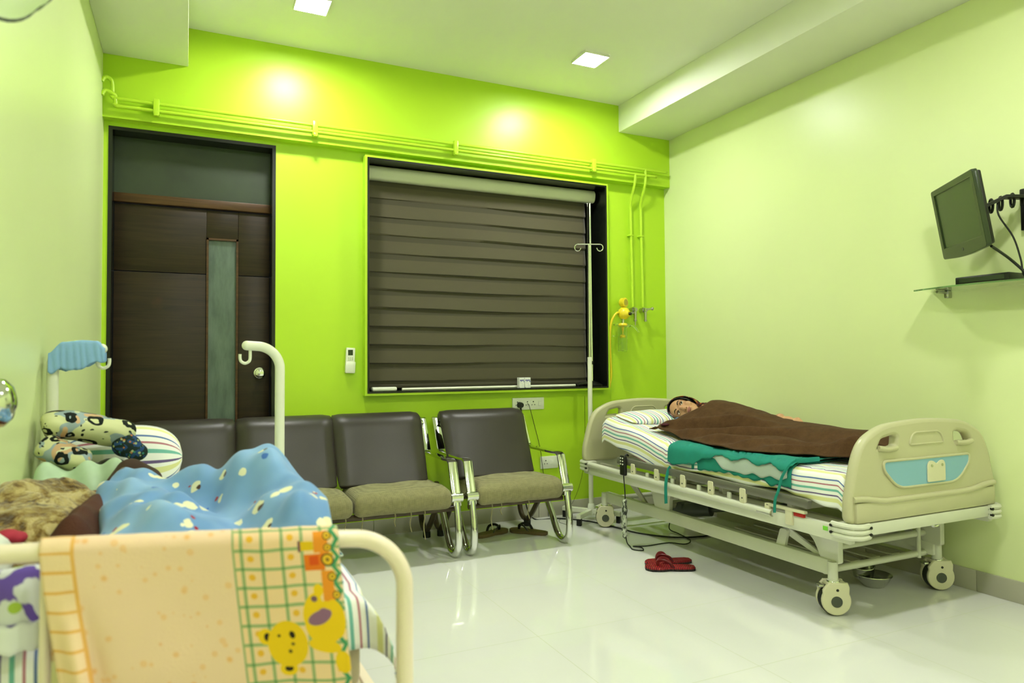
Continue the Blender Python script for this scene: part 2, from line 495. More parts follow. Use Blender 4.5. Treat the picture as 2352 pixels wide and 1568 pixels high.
# skirting tiles
b = B()
for x0, x1 in ((DX1, 1.1), (1.103, 1.7), (1.703, 2.3), (2.303, 2.9), (2.903, XR)): b.box(x0, x1, YW-.012, YW, 0, .1, .002)
struct('baseboard_back', b, M['skirt'])
b = B(); y = YF
while y < YW-.02: b.box(XR-.012, XR, y+.0015, min(y+.6, YW-.012), 0, .1, .002); y += .6
struct('baseboard_right', b, M['skirt'])
b = B(); y = YF
while y < YW-.02: b.box(XL, XL+.012, y+.0015, min(y+.6, YW), 0, .1, .002); y += .6
struct('baseboard_left', b, M['skirt'])

# door
b = B()
b.box(DX0, DX0+.02, YW-.004, yb, 0, DZ); b.box(DX1-.02, DX1, YW-.004, yb, 0, DZ); b.box(DX0+.02, DX1-.02, YW-.004, yb, DZ-.02, DZ)
d = struct('door_1', b, M['black_granite'])
yl = YW + .11
gx0, gx1, gz1 = .105, .285, 1.885
b = B(); x0, x1 = DX0+.022, DX1-.022
b.box(x0, gx0, yl, yl+.04, .01, 1.660, .003); b.box(x0, gx0, yl, yl+.04, 1.664, 2.055, .003)
b.box(gx1, x1, yl, yl+.04, .01, 1.660, .003); b.box(gx1, x1, yl, yl+.04, 1.664, 2.055, .003)
b.box(gx0, gx1, yl, yl+.04, gz1, 2.055, .003); b.box(gx0, gx1, yl, yl+.04, .01, .55, .003)
lf = struct('door_leaf', b, M['wood'], d)
b = B()
b.box(gx0, gx0+.012, yl-.008, yl+.03, .55, gz1); b.box(gx1-.012, gx1, yl-.008, yl+.03, .55, gz1)
b.box(gx0, gx1, yl-.008, yl+.03, gz1-.012, gz1); b.box(gx0, gx1, yl-.008, yl+.03, .55, .562)
struct('glass_bead', b, M['wood_rail'], lf)
b = B(); b.box(gx0+.012, gx1-.012, yl+.012, yl+.02, .562, gz1-.012); struct('glass_panel', b, M['frosted'], lf)
b = B(); b.box(DX0+.02, DX1-.02, yl-.02, yl+.06, 2.062, 2.115, .004); struct('door_rail', b, M['wood_rail'], d)
b = B(); b.box(DX0+.02, DX1-.02, yl+.01, yl+.02, 2.115, DZ-.02); struct('transom_glass', b, mat('dark_green_transom_glass', '#2c3824', .45, var=.25, vscale=4, spec=.6), d)
b = B(); kx, kz = .412, 1.06
b.lathe([(0, 0), (.034, 0), (.034, .006), (.014, .012), (.012, .03), (.022, .036), (.03, .05), (.029, .064), (.02, .07), (0, .072)], (kx, yl, kz), (0, -1, 0), 24)
k = struct('door_knob', b, M['chrome'], lf); k['label'] = 'chrome door knob'

# window: granite reveal, plaster surround, dark night glass
b = B(); o = .014
b.box(WX0-o, WX0, YB, yb, WZ0-o, WZ1+o); b.box(WX1, WX1+o, YB, yb, WZ0-o, WZ1+o)
b.box(WX0, WX1, YB, yb, WZ1, WZ1+o); b.box(WX0, WX1, YB, yb, WZ0-o, WZ0)
w = struct('window_1', b, M['lime'])
b = B(); g = .012
b.box(WX0, WX0+g, YB-.003, yb, WZ0, WZ1); b.box(WX1-g, WX1, YB-.003, yb, WZ0, WZ1)
b.box(WX0+g, WX1-g, YB-.003, yb, WZ1-g, WZ1); b.box(WX0+g, WX1-g, YB-.003, yb, WZ0, WZ0+g)
struct('stone_reveal', b, M['black_granite'], w)
b = B()
for x0, x1 in ((WX0+g, WX0+.06), ((WX0+WX1)/2-.02, (WX0+WX1)/2+.02), (WX1-.06, WX1-g)): b.box(x0, x1, yb-.06, yb-.02, WZ0+g, WZ1-g, .003)
b.box(WX0+.06, WX1-.06, yb-.06, yb-.02, WZ0+g, WZ0+.06, .003); b.box(WX0+.06, WX1-.06, yb-.06, yb-.02, WZ1-.06, WZ1-g, .003)
struct('window_frame', b, M['grey_plastic'], w)
b = B(); b.box(WX0+g, WX1-g, yb-.012, yb-.006, WZ0+g, WZ1-g); struct('window_pane', b, M['glass_dark'], w)

# ------------------------------------------------------------------ roller blind
r = thing('roller_blind', 'brown banded zebra roller blind with white cassette pulled down over the window', 'blind', ((WX0+WX1)/2, YW+.08, WZ1-g))
yc = YW + .075; bx0, bx1 = WX0+g+.003, 2.83
b = B()
prof = rnd([(yc+.05, 2.425), (yc+.05, 2.345), (yc-.035, 2.335), (yc-.05, 2.40), (yc-.03, 2.43)], [.005, .01, .03, .035, .01])
rows = [[b.bm.verts.new((x, p[0], p[1])) for p in prof] for x in (bx0, bx1)]
n = len(prof)
for i in range(n): b.bm.faces.new((rows[0][i], rows[0][(i+1) % n], rows[1][(i+1) % n], rows[1][i]))
b.bm.faces.new(rows[0]); b.bm.faces.new(rows[1][::-1])
obj('cassette', b, M['blind_white'], r)
b = B(); fz0, fz1 = .972, 2.35; PH = .1235
def fabric(u, v):
    x = lerp(bx0+.01, bx1-.06, u); z = lerp(fz1, fz0, v)
    q = (fz1 - z) / PH; i = int(q); p = q - i
    amp = .010 + .012*max(0, nz(x*1.6, i*.35, 3.1)) + .006*math.sin(x*3 + i*.5)
    sag = .010*nz(x*1.3, i*.6, 8)*p
    return V((x, yc + .02 - amp*p, z + sag))
b.grid(fabric, 60, 230, lambda u, v: (u*1.7, v*(fz1-fz0)/PH))
obj('blind_fabric', b, M['blind'], r, ang=50, solid=.0015)
b = B(); b.box(bx0+.01, bx1-.06, yc+.005, yc+.03, .948, .974, .006); obj('bottom_bar', b, M['blind'], r)
b = B(); cx = 2.812
pts = [(cx, yc-.005, 2.34), (cx+.002, yc-.008, 1.6), (cx+.006, yc-.01, 1.12), (cx-.004, yc-.02, 1.055), (cx-.022, yc-.025, 1.05), (cx-.036, yc-.02, 1.075), (cx-.038, yc-.012, 1.2), (cx-.03, yc-.006, 2.34)]
b.tube(pts, .0028, 6, 5); ch = obj('bead_chain', b, M['steel'], r); ch['label'] = 'metal bead pull chain'

# ------------------------------------------------------------------ ceiling lights (square panels)
EM = emit_mat('lit_light_diffuser', (.985, .985, .955), 62)
def lamp(x, y, label, grp='square ceiling lights'):
    t = thing('ceiling_light', label, 'ceiling light', (x, y, ZC), grp); h = .085
    b = B()
    for a in ((-h-.006, -h, -h-.006, h+.006), (h, h+.006, -h-.006, h+.006), (-h, h, -h-.006, -h), (-h, h, h, h+.006)):
        b.box(x+a[0], x+a[1], y+a[2], y+a[3], ZC-.0175, ZC, .002)
    obj('frame', b, M['white_plastic'], t)
    b = B(); b.box(x-h, x+h, y-h, y+h, ZC-.010, ZC-.002, .002); obj('diffuser', b, EM, t)
    return t
lamp(.605, 3.81, 'lit square ceiling light near the left beam, cut by the top edge of the photo')
lamp(2.345, 3.775, 'lit square ceiling light beside the right beam, fully in view')
lamp(.605, 1.2, 'lit square ceiling light on the near left, above the patterned blanket bed, out of frame')
lamp(2.345, 1.2, 'lit square ceiling light on the near right, before the hospital bed foot, out of frame')
lamp(.605, -1.4, 'lit square ceiling light behind the photographer on the left, out of frame')
lamp(2.345, -1.4, 'lit square ceiling light behind the photographer on the right, out of frame')

# ------------------------------------------------------------------ things on the back wall
def two_pipes():
    t = thing('oxygen_pipework', 'pair of lime painted gas pipes running along the band and down to two valve outlets', 'pipes', (1.4, YB, 2.56))
    yp = YB-.035; r = .0105
    z1, z2 = 2.592, 2.551
    vx1, vx2 = 3.2, 3.105
    yv = YW-.03
    for z, vx, zt in ((z1, vx1, 2.61), (z2, vx2, 2.565)):
        b = B(); ze = 2.70 if z == z1 else 2.625; xo = -.385 if z == z1 else -.372
        b.tube([(XL+.002, yp-.02, ze-.03), (XL+.012, yp-.015, ze-.005), (XL+.028, yp-.01, ze), (xo, yp-.005, ze-.015), (xo+.004, yp, z+.05), (xo+.008, yp, z+.012), (xo+.03, yp, z), (0, yp, z), (vx-.02, yp, zt-.012), (vx-.004, yp, zt-.016), (vx, yp, zt-.035), (vx, yp, 2.52), (vx-.004, yp+.01, 2.46), (vx, yv-.01, 2.35), (vx+.008, yv, 2.28), (vx+.010, yv, 2.09), (vx+.018, yv, 1.54)], r, 10, 4)
        obj('pipe', b, M['green_paint'], t)
    for x in (-.165, .711, 1.639, 2.731):
        b = B(); zz = .5*(z1+z2) + (0.006 if x > 2 else 0)
        b.box(x-.016, x+.016, yp-.016, YB, zz-.045, zz+.045, .004); b.box(x-.012, x+.012, yp-.02, yp+.01, zz-.052, zz-.03, .004)
        obj('pipe_bracket', b, M['green_paint'], t)
    for vx in (vx1+.01, vx2+.01):
        b = B(); b.box(vx-.02, vx+.02, yv-.012, YW, 2.088, 2.1, .003); obj('pipe_clip', b, M['green_paint'], t)
        b = B(); x = vx+.008
        b.cyl((x, YW, 1.515), (x, YW-.05, 1.515), .02, .02); b.cyl((x, YW-.05, 1.515), (x, YW-.075, 1.515), .014)
        b.cyl((x, YW-.06, 1.53), (x, YW-.06, 1.44), .011); b.cyl((x, YW-.06, 1.44), (x, YW-.06, 1.425), .014, .012)
        if vx > 3.15: b.cyl((x+.005, YW-.07, 1.52), (x+.05, YW-.075, 1.525), .008); b.sph((x+.055, YW-.075, 1.526), .014, 12)
        else: b.cyl((x-.04, YW-.055, 1.49), (x, YW-.055, 1.49), .009); b.cyl((x, YW-.06, 1.425), (x, YW-.06, 1.395), .005)
        v = obj('gas_valve', b, M['steel'], t); v['label'] = 'metal valve outlet'
two_pipes()

t = thing('oxygen_flowmeter', 'yellow oxygen regulator with gauge, clear humidifier bottle and yellow hose on the lime wall', 'oxygen regulator', (3.0, YW, 1.4))
yo = YW-.075
b = B(); b.lathe([(0, -.03), (.028, -.03), (.036, -.02), (.036, .012), (.030, .016), (0, .016)], (3.012, yo, 1.566), V((.35, -1, .05)), 24)
ga = obj('gauge', b, M['yellow'], t)
b = B(); b.lathe([(0, .0162), (.024, .0162), (.024, .018), (0, .018)], (3.012, yo, 1.566), V((.35, -1, .05)), 20); obj('gauge_face', b, mat('gauge_face', '#b5a53c', .2), ga)
b = B(); q = V((.45, -1, -.12)); b.lathe([(0, -.04), (.03, -.04), (.046, -.02), (.048, 0), (.042, .02), (.02, .045), (0, .045)], (3.012, yo, 1.483), q, 28)
b.cyl((3.012, yo, 1.483), (3.012, yo, 1.54), .008); obj('regulator_body', b, M['yellow'], t)
b = B(); c = V((3.012, yo, 1.483)); q.normalize(); b.cyl(c+q*.04, c+q*.062, .012, .01); obj('knob', b, M['black'], t)
b = B(); b.cyl((3.0, yo, 1.45), (3.0, yo, 1.40), .009); obj('fitting', b, M['steel'], t)
b = B(); b.cyl((2.96, yo+.02, 1.49), (2.985, yo+.005, 1.487), .014); obj('fitting', b, M['steel'], t)
b = B(); b.cyl((3.02, yo+.03, 1.49), (3.075, yo+.015, 1.492), .009); obj('fitting', b, M['steel'], t)
b = B(); b.lathe([(0, .0), (.034, 0), (.036, .008), (.03, .018), (.012, .022), (0, .022)], (2.998, yo, 1.388), (0, 0, 1), 24)
b.cyl((2.998, yo, 1.39), (2.998, yo, 1.345), .012, .006); b.cyl((2.998, yo, 1.345), (2.998, yo, 1.325), .004); b.lathe([(0, 0), (.02, 0), (.023, .012), (.012, .024), (0, .026)], (2.996, yo, 1.298), (0, 0, 1), 20)
obj('bottle_cap', b, M['yellow'], t)
b = B(); b.lathe([(0, 1.190), (.032, 1.190), (.035, 1.2), (.036, 1.33), (.035, 1.384), (.033, 1.384), (.0335, 1.33), (.032, 1.203), (0, 1.196)], (2.994, yo, 0), (0, 0, 1), 28); obj('humidifier_bottle', b, M['clear'], t)
b = B(); b.tube([(2.99+.065*math.cos(a), yo+.05*math.sin(a), 1.392+.012*math.sin(a)) for a in [2*PI*i/24 for i in range(24)]], .005, 8, 0, True)
b.tube([(3.035, yo-.01, 1.398), (3.075, yo-.02, 1.392), (3.11, yo-.03, 1.355), (3.12, yo-.03, 1.34)], .006, 8, 4); obj('clear_tubing', b, M['clear'], t)
b = B(); b.tube([(2.985, yo+.005, 1.487), (2.95, yo, 1.487), (2.915, yo, 1.455), (2.895, yo+.01, 1.39), (2.893, yo+.02, 1.28), (2.904, yo+.03, 1.12), (2.914, yo+.04, 1.02), (2.906, yo+.045, .95), (2.902, yo+.048, .92)], .0085, 10, 6); obj('yellow_hose', b, M['yellow'], t)
b = B(); b.cyl((2.945, YW-.02, 1.312), (2.965, YW-.02, 1.312), .006); b.tube([(2.945, YW-.03, 1.31), (2.93, YW-.02, 1.2), (2.925, YW-.012, .8)], .002, 6, 4); obj('thin_tube', b, M['clear'], t)

# remote control in its wall holder
t = thing('remote_control', 'small white air conditioner remote on the wall between door and window', 'remote', (.947, YW, 1.13))
b = B(); R = Matrix.Rotation(math.radians(3), 3, 'Y')
b.box(.918, .976, YW-.03, YW-.006, 1.056, 1.216, .006, 2, R); b.box(.916, .979, YW-.034, YW-.001, 1.053, 1.128, .006, 2, R); obj('body', b, M['white_plastic'], t)
b = B(); b.box(.932, .963, YW-.0315, YW-.028, 1.168, 1.203, .001, 1); obj('display', b, M['glass_dark'], t)
b = B()
for i in range(3):
    for j in range(2): b.box(.932+.012*i, .940+.012*i, YW-.0318, YW-.028, 1.137+.011*j, 1.143+.011*j, .001, 1)
obj('button', b, mat('pale_green_buttons', '#b8c2a0', .5), t)

def socket(name, label, x0, x1, z0, z1, mods):
    t = thing(name, label, 'socket', ((x0+x1)/2, YW, (z0+z1)/2), 'wall sockets')
    b = B(); b.box(x0, x1, YW-.012, YW, z0, z1, .004); p = obj('plate', b, M['white_plastic'], t)
    zc = (z0+z1)/2
    for kind, x in mods:
        if kind == 'switch':
            b = B(); b.box(x-.013, x+.013, YW-.017, YW-.010, zc-.016, zc+.016, .003); obj('switch', b, M['white_plastic'], t)
        else:
            b = B(); b.box(x-.018, x+.018, YW-.0135, YW-.010, zc-.02, zc+.024, .002); f = obj('socket_face', b, M['white_plastic'], t)
            for dx, dz, r in ((0, .014, .0045), (-.011, -.008, .0035), (.011, -.008, .0035)):
                b = B(); b.cyl((x+dx, YW-.0145, zc+dz), (x+dx, YW-.012, zc+dz), r, n=10); obj('pin_hole', b, M['black'], f)
    return t
socket('wall_socket', 'long white switch and socket panel on the lime wall under the window', 2.098, 2.351, .776, .862, [('hole', 2.135), ('switch', 2.178), ('hole', 2.215), ('hole', 2.262), ('switch', 2.315)])
socket('wall_socket', 'small white socket plate low on the wall beside the single chair armrest', 2.318, 2.462, .345, .434, [('hole', 2.36), ('switch', 2.41)])
b = B(); b.cyl((2.152, YW-.012, .812), (2.152, YW-.045, .812), .022, .019); b.cyl((2.152, YW-.03, .80), (2.156, YW-.032, .76), .008, .006)
b.tube([(2.156, YW-.032, .76), (2.158, YW-.03, .6), (2.175, YW-.03, .35), (2.19, YW-.025, .12), (2.24, YW-.06, .006), (2.4, 4.36, .0055), (2.55, 4.18, .0055), (2.62, 3.93, .0055), (2.66, 3.75, .0055), (2.80, 3.56, .0055), (3.0, 3.50, .0055), (3.14, 3.56, .0055)], .005, 8, 8)
tag(obj('power_cable', b, M['cable']), 'black plug and cable from the long socket panel along the floor to the hospital bed', 'cable')
b = B(); b.tube([(2.215, YW-.012, .818), (2.222, YW-.03, .80), (2.27, YW-.02, .65), (2.31, YW-.02, .5), (2.33, YW-.025, .34), (2.36, YW-.02, .15), (2.37, YW-.03, .004)], .0022, 6, 6)
tag(obj('charger_wire', b, M['cable']), 'thin dark charger wire hanging from the long socket panel past the small socket', 'wire')
b = B(); b.tube([(2.70, YW-.003, .86), (2.69, YW-.004, .4), (2.62, YW-.018, .16), (2.50, YW-.04, .003), (2.42, 4.35, .003), (2.36, 4.27, .003), (2.36, 4.15, .003), (2.30, 4.05, .003)], .0013, 6, 6)
tag(obj('loose_wire', b, M['cable']), 'thin wire hanging down the lime wall behind the drip stand and curling on the floor', 'wire')

# ------------------------------------------------------------------ on the window sill
zs = WZ0 + g
b = B(); b.box(1.085, 1.25, YB+.03, YB+.085, zs, zs+.026, .009, 3); b.xf(Matrix.Identity(4))
tag(obj('white_case', b, M['white_plastic']), 'flat white plastic case lying on the left end of the window sill', 'case')
b = B(); b.tube([(1.29, YB+.06, zs+.009), (2.62, YB+.075, zs+.009)], .009, 12); tag(obj('white_rod', b, M['white_tube']), 'long white rod lying along the window sill', 'rod')
for x, s, lab in ((2.147, .040, 'small printed medicine carton on the sill, left one of the pair'), (2.193, .046, 'small printed medicine carton on the sill, right one of the pair')):
    t = thing('medicine_carton', lab, 'carton', (x, YB+.03, zs), 'medicine cartons on the sill')
    b = B(); b.box(x-s/2, x+s/2, YB+.008, YB+.046, zs, zs+.074, .0015, 1); obj('carton_body', b, M['carton'], t)
    b = B(); b.box(x-s/2+.004, x+s/2-.004, YB+.0074, YB+.0085, zs+.05, zs+.06, 0); obj('carton_print', b, mat('purple_print', '#7a78a8', .6), t)
t = thing('chrome_pole_stand', 'chrome pole on a black round base standing at the right end of the window sill', 'stand', (2.775, YB+.05, zs))
b = B(); b.lathe([(0, 0), (.075, 0), (.078, .008), (.06, .02), (.03, .032), (.016, .04), (0, .04)], (2.775, YB+.085, zs), (0, 0, 1), 28); b.tube([(2.775, YB+.06, zs+.018), (2.68, YB+.04, zs+.022), (2.62, YB+.035, zs+.014)], .014, 10, 4); obj('base', b, M['black'], t)
b = B(); b.cyl((2.775, YB+.085, zs+.03), (2.768, YB+.085, 2.32), .0095); obj('pole', b, M['chrome'], t)
b = B(); b.cyl((2.74, YB+.075, 1.11), (2.775, YB+.08, 1.11), .014); b.sph((2.738, YB+.073, 1.11), .018, 12); obj('clamp_knob', b, M['black'], t)

# ------------------------------------------------------------------ drip stand
ix, iy = 2.60, 4.235
t = thing('drip_stand', 'tall white drip stand with twin hooks standing before the right edge of the window', 'drip stand', (ix, iy, 0))
for a in (35, 125, 215, 305):
    b = B(); d = V((math.cos(math.radians(a)), math.sin(math.radians(a)), 0)); c = V((ix, iy, .062)) + d*.115
    R = Matrix.Rotation(math.radians(a), 3, 'Z'); b.box(c.x-.105, c.x+.105, c.y-.016, c.y+.016, .047, .077, .002, 1, R); l = obj('base_leg', b, M['white_tube'], t)
    b = B(); e = V((ix, iy, 0)) + d*.205; b.box(e.x-.014, e.x+.014, e.y-.016, e.y+.016, 0, .05, .003, 1, R); obj('rubber_foot', b, M['black'], l)
b = B(); b.cyl((ix, iy, .04), (ix, iy, .10), .03, .024); b.cyl((ix, iy, .10), (ix, iy, .115), .024, .02); obj('hub', b, M['white_plastic'], t)
b = B(); b.cyl((ix, iy, .1), (ix, iy, 1.15), .0165); obj('outer_tube', b, M['white_tube'], t)
b = B(); b.cyl((ix, iy, 1.13), (ix+.002, iy, 1.958), .0065); obj('inner_rod', b, M['chrome'], t)
b = B(); c = V((ix+.002, iy, 1.958)); e = V((.86, -.35, 0)).normalized()
b.tube([c-e*.08, c+e*.08], .005, 8)
for s in (-1, 1):
    p0 = c + e*.08*s; b.tube([p0 + V((e.x*s*.022*math.sin(a), e.y*s*.022*math.sin(a), -.024+.024*math.cos(a))) + V((-e.y*.008*a/5, e.x*.008*a/5, 0)) for a in [i*.42 for i in range(12)]], .004, 8, 2)
h = obj('hook_bar', b, M['chrome'], t)
# ------------------------------------------------------------------ waiting chairs
def side_frame(t, x):
    """chrome arm, clamps and the two U shaped leg tubes at one end"""
    f = B()
    f.tube([(x, 4.395, .752), (x, 4.385, .745), (x, 4.285, .56), (x, 4.262, .546), (x, 4.23, .543), (x, 3.90, .545), (x, 3.84, .548), (x, 3.812, .535), (x, 3.80, .50), (x, 3.765, .40), (x, 3.745, .34)], 0, flat=(.025, .008))
    a = obj('armrest', f, M['chrome'], t)
    f = B(); f.cyl((x-.034, 3.745, .345), (x+.034, 3.745, .345), .026, n=18); f.box(x-.024, x+.024, 3.725, 3.765, .298, .34, .006); obj('clamp', f, M['chrome'], t)
    f = B(); f.tube([(x, 3.74, .318), (x, 3.718, .22), (x, 3.708, .13), (x, 3.72, .06), (x, 3.765, .022), (x, 3.82, .023), (x, 3.87, .062), (x, 3.95, .17), (x, 4.03, .275)], .021, 14, 5)
    obj('leg', f, M['chrome'], t)
    f = B(); f.tube([(x, 4.03, .275), (x, 4.12, .20), (x, 4.21, .105), (x, 4.285, .045)], .018, 12, 5); f.tube([(x, 4.30, .04), (x, 4.36, .05), (x, 4.40, .10), (x, 4.405, .2), (x, 4.37, .33)], .018, 12, 5)
    l = obj('leg', f, M['dark_frame'], t, label='brown tarnished rear leg tube')
    f = B(); f.cyl((x, 4.29, 0), (x, 4.29, .036), .024); obj('rubber_foot', f, M['rubber'], l)
def backrest(t, x0, x1):
    f = B(); w = x1-x0
    pr = [(4.02, .395), (4.06, .455), (4.12, .57), (4.165, .66), (4.195, .73), (4.215, .757), (4.24, .767), (4.262, .752), (4.268, .73)]
    P = catmull([(0, a, c) for a, c in pr], 4)
    N = len(P)
    def front(u, v):
        p = P[min(N-1, int(v*(N-1)+.5))]; e = 1-sstep(0, .09, min(u, 1-u)); bulge = .022*math.sin(PI*min(1, v*1.15))*math.sin(PI*u)**.5 if 0 < u < 1 else 0
        tap = lerp(.0, -.012, sstep(.75, 1, v)); xx = lerp(x0, x1, u)
        return V((xx + (.5-u)*.03*(1-v), p.y - bulge + .022*e, p.z - .012*e*sstep(.6, .8, v)))
    f.grid(front, 26, N-1)
    o = obj('backrest', f, M['leather'], t, 60); md = o.modifiers.new('pad', 'SOLIDIFY'); md.thickness = .045; md.offset = -1 if o.data.polygons[40].normal.y > 0 else 1
    md.offset = 1; o.modifiers.new('soft', 'BEVEL').width = .012
    return o
def cushion(t, x0, x1, sd):
    f = B()
    f.box(x0, x1, 3.72, 4.12, .285, .40, .038, 4)
    bmesh.ops.subdivide_edges(f.bm, edges=[e for e in f.bm.edges if e.calc_length() > .1], cuts=9, use_grid_fill=True)
    cx = (x0+x1)/2
    for v in f.bm.verts:
        u = (v.co.x-x0)/(x1-x0); w = (v.co.y-3.72)/.4
        k = max(0, 1-(2*u-1)**4)*max(0, 1-(2*w-1)**4)
        if v.co.z > .33: v.co.z += .022*k + .008*nz(v.co.x, v.co.y, sd, 7)
        if v.co.y < 3.78: v.co.y -= .012*math.sin(PI*min(1, max(0, (v.co.z-.28)/.13))) + .004*nz(v.co.x, v.co.z, sd, 16)
        if v.co.z < .31: v.co.z += .006*nz(v.co.x, v.co.y, sd+3, 12)
    c = obj('seat', f, M['seat_cover'], t, 60)
    return c
def strings(c, xs):
    for x, L in xs:
        f = B(); f.tube([(x, 3.745, .30), (x+.004, 3.742, .27), (x-.003, 3.745, .27-L*.5), (x+.006, 3.742, .27-L)], .0035, 6, 4); s = obj('tie_string', f, M['seat_cover'], c)
def rails(t, x0, x1):
    for y, z, nm in ((3.80, .335, 'front_beam'), (4.06, .345, 'rear_beam'), (4.36, .725, 'back_rail')):
        f = B(); f.cyl((x0, y, z-.06 if y < 4.1 else z), (x1, y, z-.06 if y < 4.1 else z), .017); obj(nm, f, M['dark_frame'] if y < 4.2 else M['chrome'], t)

t = thing('waiting_bench', 'three seater waiting bench with dark leatherette backs and olive covered seats', 'bench', (.56, 4.05, 0))
for x in (-.275, 1.402): side_frame(t, x)
for x0, x1 in ((-.262, .238), (.262, .778), (.792, 1.318)): backrest(t, x0, x1)
for i, (x0, x1) in enumerate(((-.25, .262), (.272, .812), (.82, 1.372))):
    c = cushion(t, x0, x1, i*5.)
    strings(c, [[(-.1, .08), (.1, .06)], [(.5, .08), (.66, .07), (.77, .1)], [(.86, .12), (1.04, .05), (1.13, .09), (1.21, .14)]][i])
for x in (.25, .785):
    f = B(); f.box(x-.01, x+.01, 4.265, 4.30, .66, .76, .003); f.cyl((x, 4.24, .745), (x, 4.30, .745), .009); obj('back_bracket', f, M['chrome'], t)
rails(t, -.275, 1.402)
t.rotation_euler = (0, 0, math.radians(0))
t = thing('waiting_chair', 'single waiting chair with dark leatherette back, olive covered seat and chrome arms', 'chair', (1.81, 4.05, 0))
for x in (1.497, 2.122): side_frame(t, x)
backrest(t, 1.475, 2.035); c = cushion(t, 1.535, 2.092, 21.); strings(c, [(1.62, .13), (1.68, .05), (1.86, .09)])
rails(t, 1.497, 2.122)

# ------------------------------------------------------------------ slippers
def slipper(name, label, group, ms, mstrap, L=.255, W=.095, th=.022, toe=True):
    t = thing(name, label, 'slipper', (0, 0, 0), group)
    def w(s): return interp([(0, .36), (.08, .62), (.28, .72), (.5, .66), (.72, .95), (.88, .9), (.97, .55), (1, .25)], s)*W/2
    N = 26
    out = [(w(i/N), (i/N-.5)*L) for i in range(N+1)] + [(-w(i/N)*.94, (i/N-.5)*L) for i in range(N, -1, -1)]
    b = B(); b.plate([out], th, .004, Matrix.Translation((0, 0, th/2))); so = obj('sole', b, ms, t)
    for sgn in (-1, 1):
        b = B(); P = catmull([(.002*sgn, L*.26, th), (.006*sgn, L*.25, th+.022), (.022*sgn, L*.17, th+.034), (.037*sgn, L*.04, th+.026), (w(.47)*.95*sgn, -L*.06, th-.004)], 5)
        b.tube(P, 0, flat=(.0025, .008)); obj('strap', b, mstrap, t)
    if toe:
        b = B(); b.cyl((0, L*.26, th-.002), (0, L*.25, th+.024), .005); obj('toe_post', b, mstrap, t)
    return t
def red_sole():
    t = NT('red_black_ridged_rubber'); t.set(.5)
    w = t.n('ShaderNodeTexWave', wave_type='BANDS', bands_direction='Y'); t.link(t.coord('Object'), w.inputs['Vector']); w.inputs['Scale'].default_value = 32; w.inputs['Distortion'].default_value = .6
    c = t.ramp(w.outputs['Fac'], [(.30, lin('#3a0a0c')), (.5, lin('#a81420'))])
    sx = t.n('ShaderNodeSeparateXYZ'); t.link(t.coord('Object'), sx.inputs[0])
    t.base(t.mix(t.math('LESS_THAN', sx.outputs[2], .012), c, lin('#14100e'))); t.bump(w.outputs['Fac'], .6, .003); return t.m
rs, rst = red_sole(), mat('red_grey_strap', '#6a1c1c', .4)
s1 = slipper('slipper', 'red and black flip flop lying nearer the camera of the red pair', 'red flip flops', rs, rst)
s1.location = (2.352, 3.035, 0); s1.rotation_euler = (0, 0, math.radians(62))
s2 = dup(s1, (2.412, 3.128, 0), math.radians(76), 'red and black flip flop lying behind the other one, by the hospital bed', 'red flip flops')
b1 = slipper('slipper', 'brown worn slipper under the single chair, beside its rear leg', 'brown slippers', M['grime'], M['black'], toe=False)
b1.location = (2.03, 4.09, 0); b1.rotation_euler = (0, 0, math.radians(38))
b2 = dup(b1, (1.80, 4.16, 0), math.radians(-70), 'brown worn slipper lying deep in the shade under the single chair', 'brown slippers')

# ------------------------------------------------------------------ television, shelf, cables on the right wall
c0 = V((3.203, 1.997, 1.763)); ya, ti, ro = -.655, .16, -.016
nrm = V((-math.cos(ya)*math.cos(ti), -math.sin(ya)*math.cos(ti), -math.sin(ti)))
rr = (-nrm).cross(V((0, 0, 1))).normalized(); uu = rr.cross(-nrm)
rr, uu = rr*math.cos(ro)+uu*math.sin(ro), uu*math.cos(ro)-rr*math.sin(ro)
TV = Matrix((rr, uu, nrm)).transposed().to_4x4(); TV.translation = c0
t = thing('television', 'small black flat television on a wall arm above the glass shelf', 'television', c0)
W2, H2 = .23, .1725
b = B(); o = rnd([(-W2, -H2+.012), (-.06, -H2), (.06, -H2), (W2, -H2+.012), (W2, H2), (-W2, H2)], [.012, .05, .05, .012, .012, .012]); i_ = [(-.205, -.115), (-.205, .15), (.205, .15), (.205, -.115)]
b.plate([o, i_], .022, .003, Matrix.Translation((0, 0, -.011))); b.xf(TV); obj('bezel', b, mat('glossy_black_bezel', '#2e3a24', .2), t)
b = B(); b.box(-.205, .205, -.115, .15, -.012, -.006); b.xf(TV); obj('screen', b, mat('dark_screen', '#38482a', .3, spec=.6), t)
b = B(); b.box(-W2+.004, W2-.004, -H2+.016, H2-.004, -.04, -.016, .01); b.box(-.15, .15, -.12, .12, -.062, -.036, .012); b.xf(TV); obj('rear_shell', b, M['black'], t)
b = B(); b.cyl((.0, -.143, .0005), (.0, -.143, .0012), .007); b.xf(TV); obj('emblem', b, M['grey_plastic'], t)
back = TV @ V((0, 0.02, -.066))
t = thing('tv_wall_arm', 'black swivel arm and wall plate holding the television', 'bracket', (3.44, 1.80, 1.8))
b = B(); b.box(XR-.022, XR, 1.795, 1.855, 1.70, 1.89, .003); obj('wall_plate', b, M['black'], t)
b = B(); b.tube([(3.42, 1.825, 1.845), (3.33, 1.86, 1.845), tuple(back - nrm*.02)], 0, flat=(.008, .024)); b.cyl((3.42, 1.825, 1.81), (3.42, 1.825, 1.88), .02); obj('arm', b, M['black'], t)
b = B(); b.box(-.05, .05, -.03, .07, -.074, -.063, .002); b.xf(TV); obj('mount_plate', b, M['black'], t)
